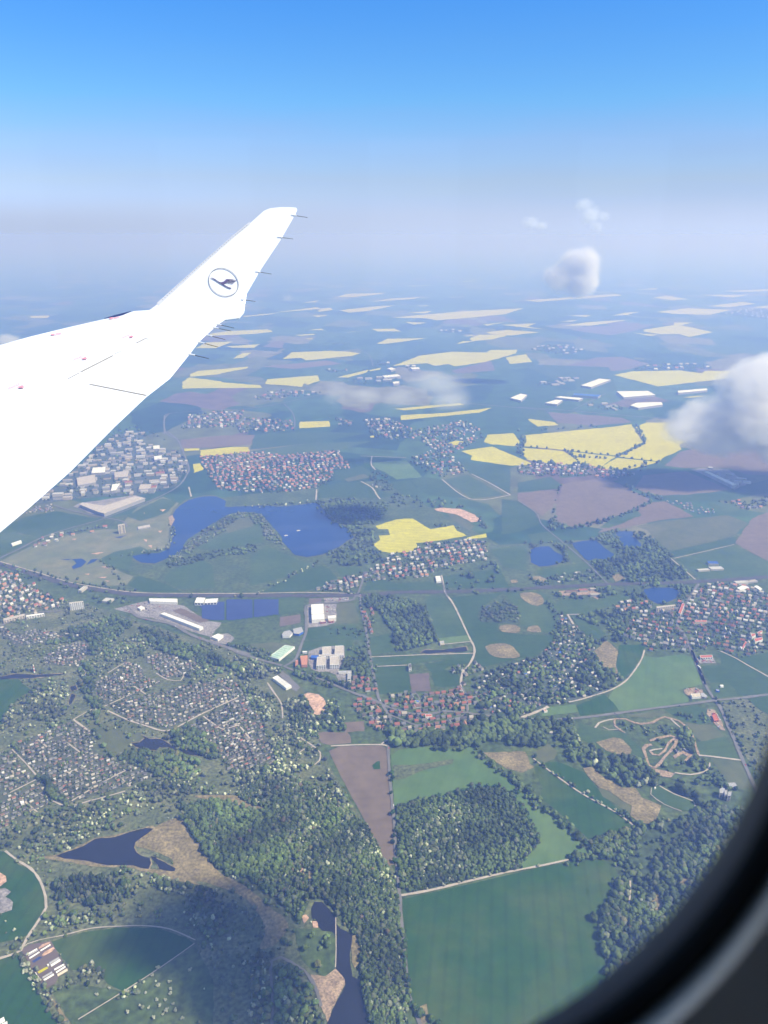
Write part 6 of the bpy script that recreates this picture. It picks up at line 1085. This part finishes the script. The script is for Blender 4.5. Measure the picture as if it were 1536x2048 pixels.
# ------------------------------------------------------------------ clouds
def cloud_mat(name, dens, scale, lobes, seed, amp=1.5, soft=.45):
    m = bpy.data.materials.new(name); m.use_nodes = True; t = m.node_tree; t.nodes.clear(); o = N(t, 'ShaderNodeOutputMaterial'); v = N(t, 'ShaderNodeVolumePrincipled')
    v.inputs['Color'].default_value = (1, 1, 1, 1); v.inputs['Anisotropy'].default_value = .1
    tc_ = N(t, 'ShaderNodeTexCoord'); last = None
    for x, y, z, r in lobes:           # billows: 1 in the middle of each lobe, 0 at its rim
        ds = N(t, 'ShaderNodeVectorMath', operation='DISTANCE'); ds.inputs[1].default_value = (x, y, z); t.links.new(tc_.outputs['Object'], ds.inputs[0])
        q = N(t, 'ShaderNodeMath', operation='MULTIPLY_ADD'); q.inputs[1].default_value = -1 / r; q.inputs[2].default_value = 1; t.links.new(ds.outputs['Value'], q.inputs[0])
        if last is None: last = q
        else:
            mxx = N(t, 'ShaderNodeMath', operation='SMOOTH_MAX'); mxx.inputs[2].default_value = .25; t.links.new(last.outputs[0], mxx.inputs[0]); t.links.new(q.outputs[0], mxx.inputs[1]); last = mxx
    n1 = N(t, 'ShaderNodeTexNoise', noise_dimensions='4D'); n1.inputs['Scale'].default_value = scale; n1.inputs['Detail'].default_value = 6; n1.inputs['Roughness'].default_value = .6; n1.inputs['W'].default_value = seed
    t.links.new(tc_.outputs['Object'], n1.inputs['Vector'])
    b = N(t, 'ShaderNodeMath', operation='MULTIPLY_ADD'); b.inputs[1].default_value = amp; t.links.new(n1.outputs[0], b.inputs[0]); t.links.new(last.outputs[0], b.inputs[2])
    c = N(t, 'ShaderNodeMapRange', interpolation_type='SMOOTHSTEP'); c.inputs[1].default_value = amp * .5 + .18; c.inputs[2].default_value = amp * .5 + .18 + soft; c.inputs[3].default_value = 0; c.inputs[4].default_value = dens; t.links.new(b.outputs[0], c.inputs[0])
    ln = N(t, 'ShaderNodeVectorMath', operation='LENGTH'); t.links.new(tc_.outputs['Object'], ln.inputs[0])
    e = N(t, 'ShaderNodeMapRange'); e.inputs[1].default_value = .82; e.inputs[2].default_value = .98; e.inputs[3].default_value = 1; e.inputs[4].default_value = 0; t.links.new(ln.outputs['Value'], e.inputs[0])
    f = N(t, 'ShaderNodeMath', operation='MULTIPLY'); t.links.new(c.outputs[0], f.inputs[0]); t.links.new(e.outputs[0], f.inputs[1]); t.links.new(f.outputs[0], v.inputs['Density'])
    t.links.new(v.outputs[0], o.inputs['Volume']); return m
iv, if_ = ico(3)
ROUND = [(0, 0, 0, .8)]
def cloud(label, loc, rad, dens, scale=1.3, lobes=ROUND, seed=0.0, amp=1.5, soft=.45):
    m = cloud_mat('cloud_vapour', dens, scale, lobes, seed, amp, soft)
    o = link('cloud', mesh('cloud', iv, [tuple(f) for f in if_], m), loc=loc); o.scale = rad; tag(o, label, 'cloud'); return o
def at(x, y, dist): d = ray(x, y); return d * (dist / d.y)
cloud('large bright cumulus cloud at the right edge', at(1545, 832, 3000), (660, 460, 400), .05, 3.0, [(-.38, 0, -.08, .34), (-.2, 0, -.22, .34), (.05, 0, .22, .5), (-.06, 0, .45, .3), (-.18, 0, -.02, .4), (.1, 0, -.28, .36), (-.42, 0, .02, .24), (.3, 0, .3, .4), (.35, 0, -.1, .5)], 3.1, 1.7, .55)
cloud('small round cumulus cloud below the horizon on the right', at(1150, 545, 5200), (360, 260, 300), .035, 2.6, [(.12, 0, .18, .52), (-.28, 0, -.12, .42), (.1, 0, -.2, .5)], 5.0, 1.1, .5)
cloud('thin veil-like cloud over the middle distance', at(810, 782, 3300), (380, 230, 190), .012, 2.2, [(.35, 0, .15, .5), (-.05, 0, -.15, .4), (-.45, 0, -.1, .35), (.5, 0, -.2, .4)], 8.3, 1.1, .9)
cloud('faint wisp left of the thin cloud', at(680, 785, 3300), (170, 150, 120), .0045, 2.4, ROUND, 1.3, 1.6, .9)
cloud('pale cloud at the left edge above the wing', at(12, 684, 6500), (330, 250, 200), .016, 2.4, [(.1, 0, 0, .5), (-.3, 0, -.1, .5), (.3, 0, -.2, .4)], 2.2, 1.2, .5)
cloud('tiny pinkish cloud above the horizon', at(1066, 446, 14000), (430, 300, 270), .007, 2.6, [(-.1, 0, .05, .55), (.35, 0, -.15, .4)], 4.4, 1.5, .8); cloud('ragged pinkish cloud right of the tiny one', at(1182, 432, 14000), (560, 300, 470), .006, 2.4, [(-.25, 0, .4, .4), (.0, 0, 0, .5), (.2, 0, -.35, .35), (.35, 0, .0, .3)], 6.1, 1.6, .8)
cloud('faint small cloud beside the winglet', at(576, 596, 9000), (130, 150, 100), .004, 2, ROUND, 7.7, 1.5, .8)
for (x, y), alt_, rad, nm in [((400, 1865), 1650, (250, 170, 70), 'near'), ((480, 1985), 1650, (170, 140, 55), 'side'), ((700, 1030), 2600, (230, 170, 90), 'far')]:
    g0 = G(x, y); t = alt_ / sdir.z; c = g0 + sdir * t; cloud({'near': 'cloud above the aircraft that shades the lower-left meadow', 'side': 'smaller cloud beside the one shading the meadow', 'far': 'high cloud that shades the wood beside the big lake'}[nm], c, rad, .05, 2.0, [(0, 0, 0, .8)], alt_ / 300, 1.3, .4)
# ------------------------------------------------------------------ haze
hz = bpy.data.materials.new('haze_air'); hz.use_nodes = True; ht = hz.node_tree; ht.nodes.clear(); ho = N(ht, 'ShaderNodeOutputMaterial'); hv = N(ht, 'ShaderNodeVolumePrincipled')
hv.inputs['Color'].default_value = (.29, .43, .97, 1); hv.inputs['Absorption Color'].default_value = (.86, .78, .02, 1); hv.inputs['Density'].default_value = .00022; hv.inputs['Anisotropy'].default_value = .2
ht.links.new(hv.outputs[0], ho.inputs['Volume'])
X = 88000; vs, fs = [], []; box(vs, fs, -X, X, -20000, X, -ALT - 1.3, 6); ho_ = link('haze', mesh('haze', vs, fs, hz)); tag(ho_, kind='stuff')
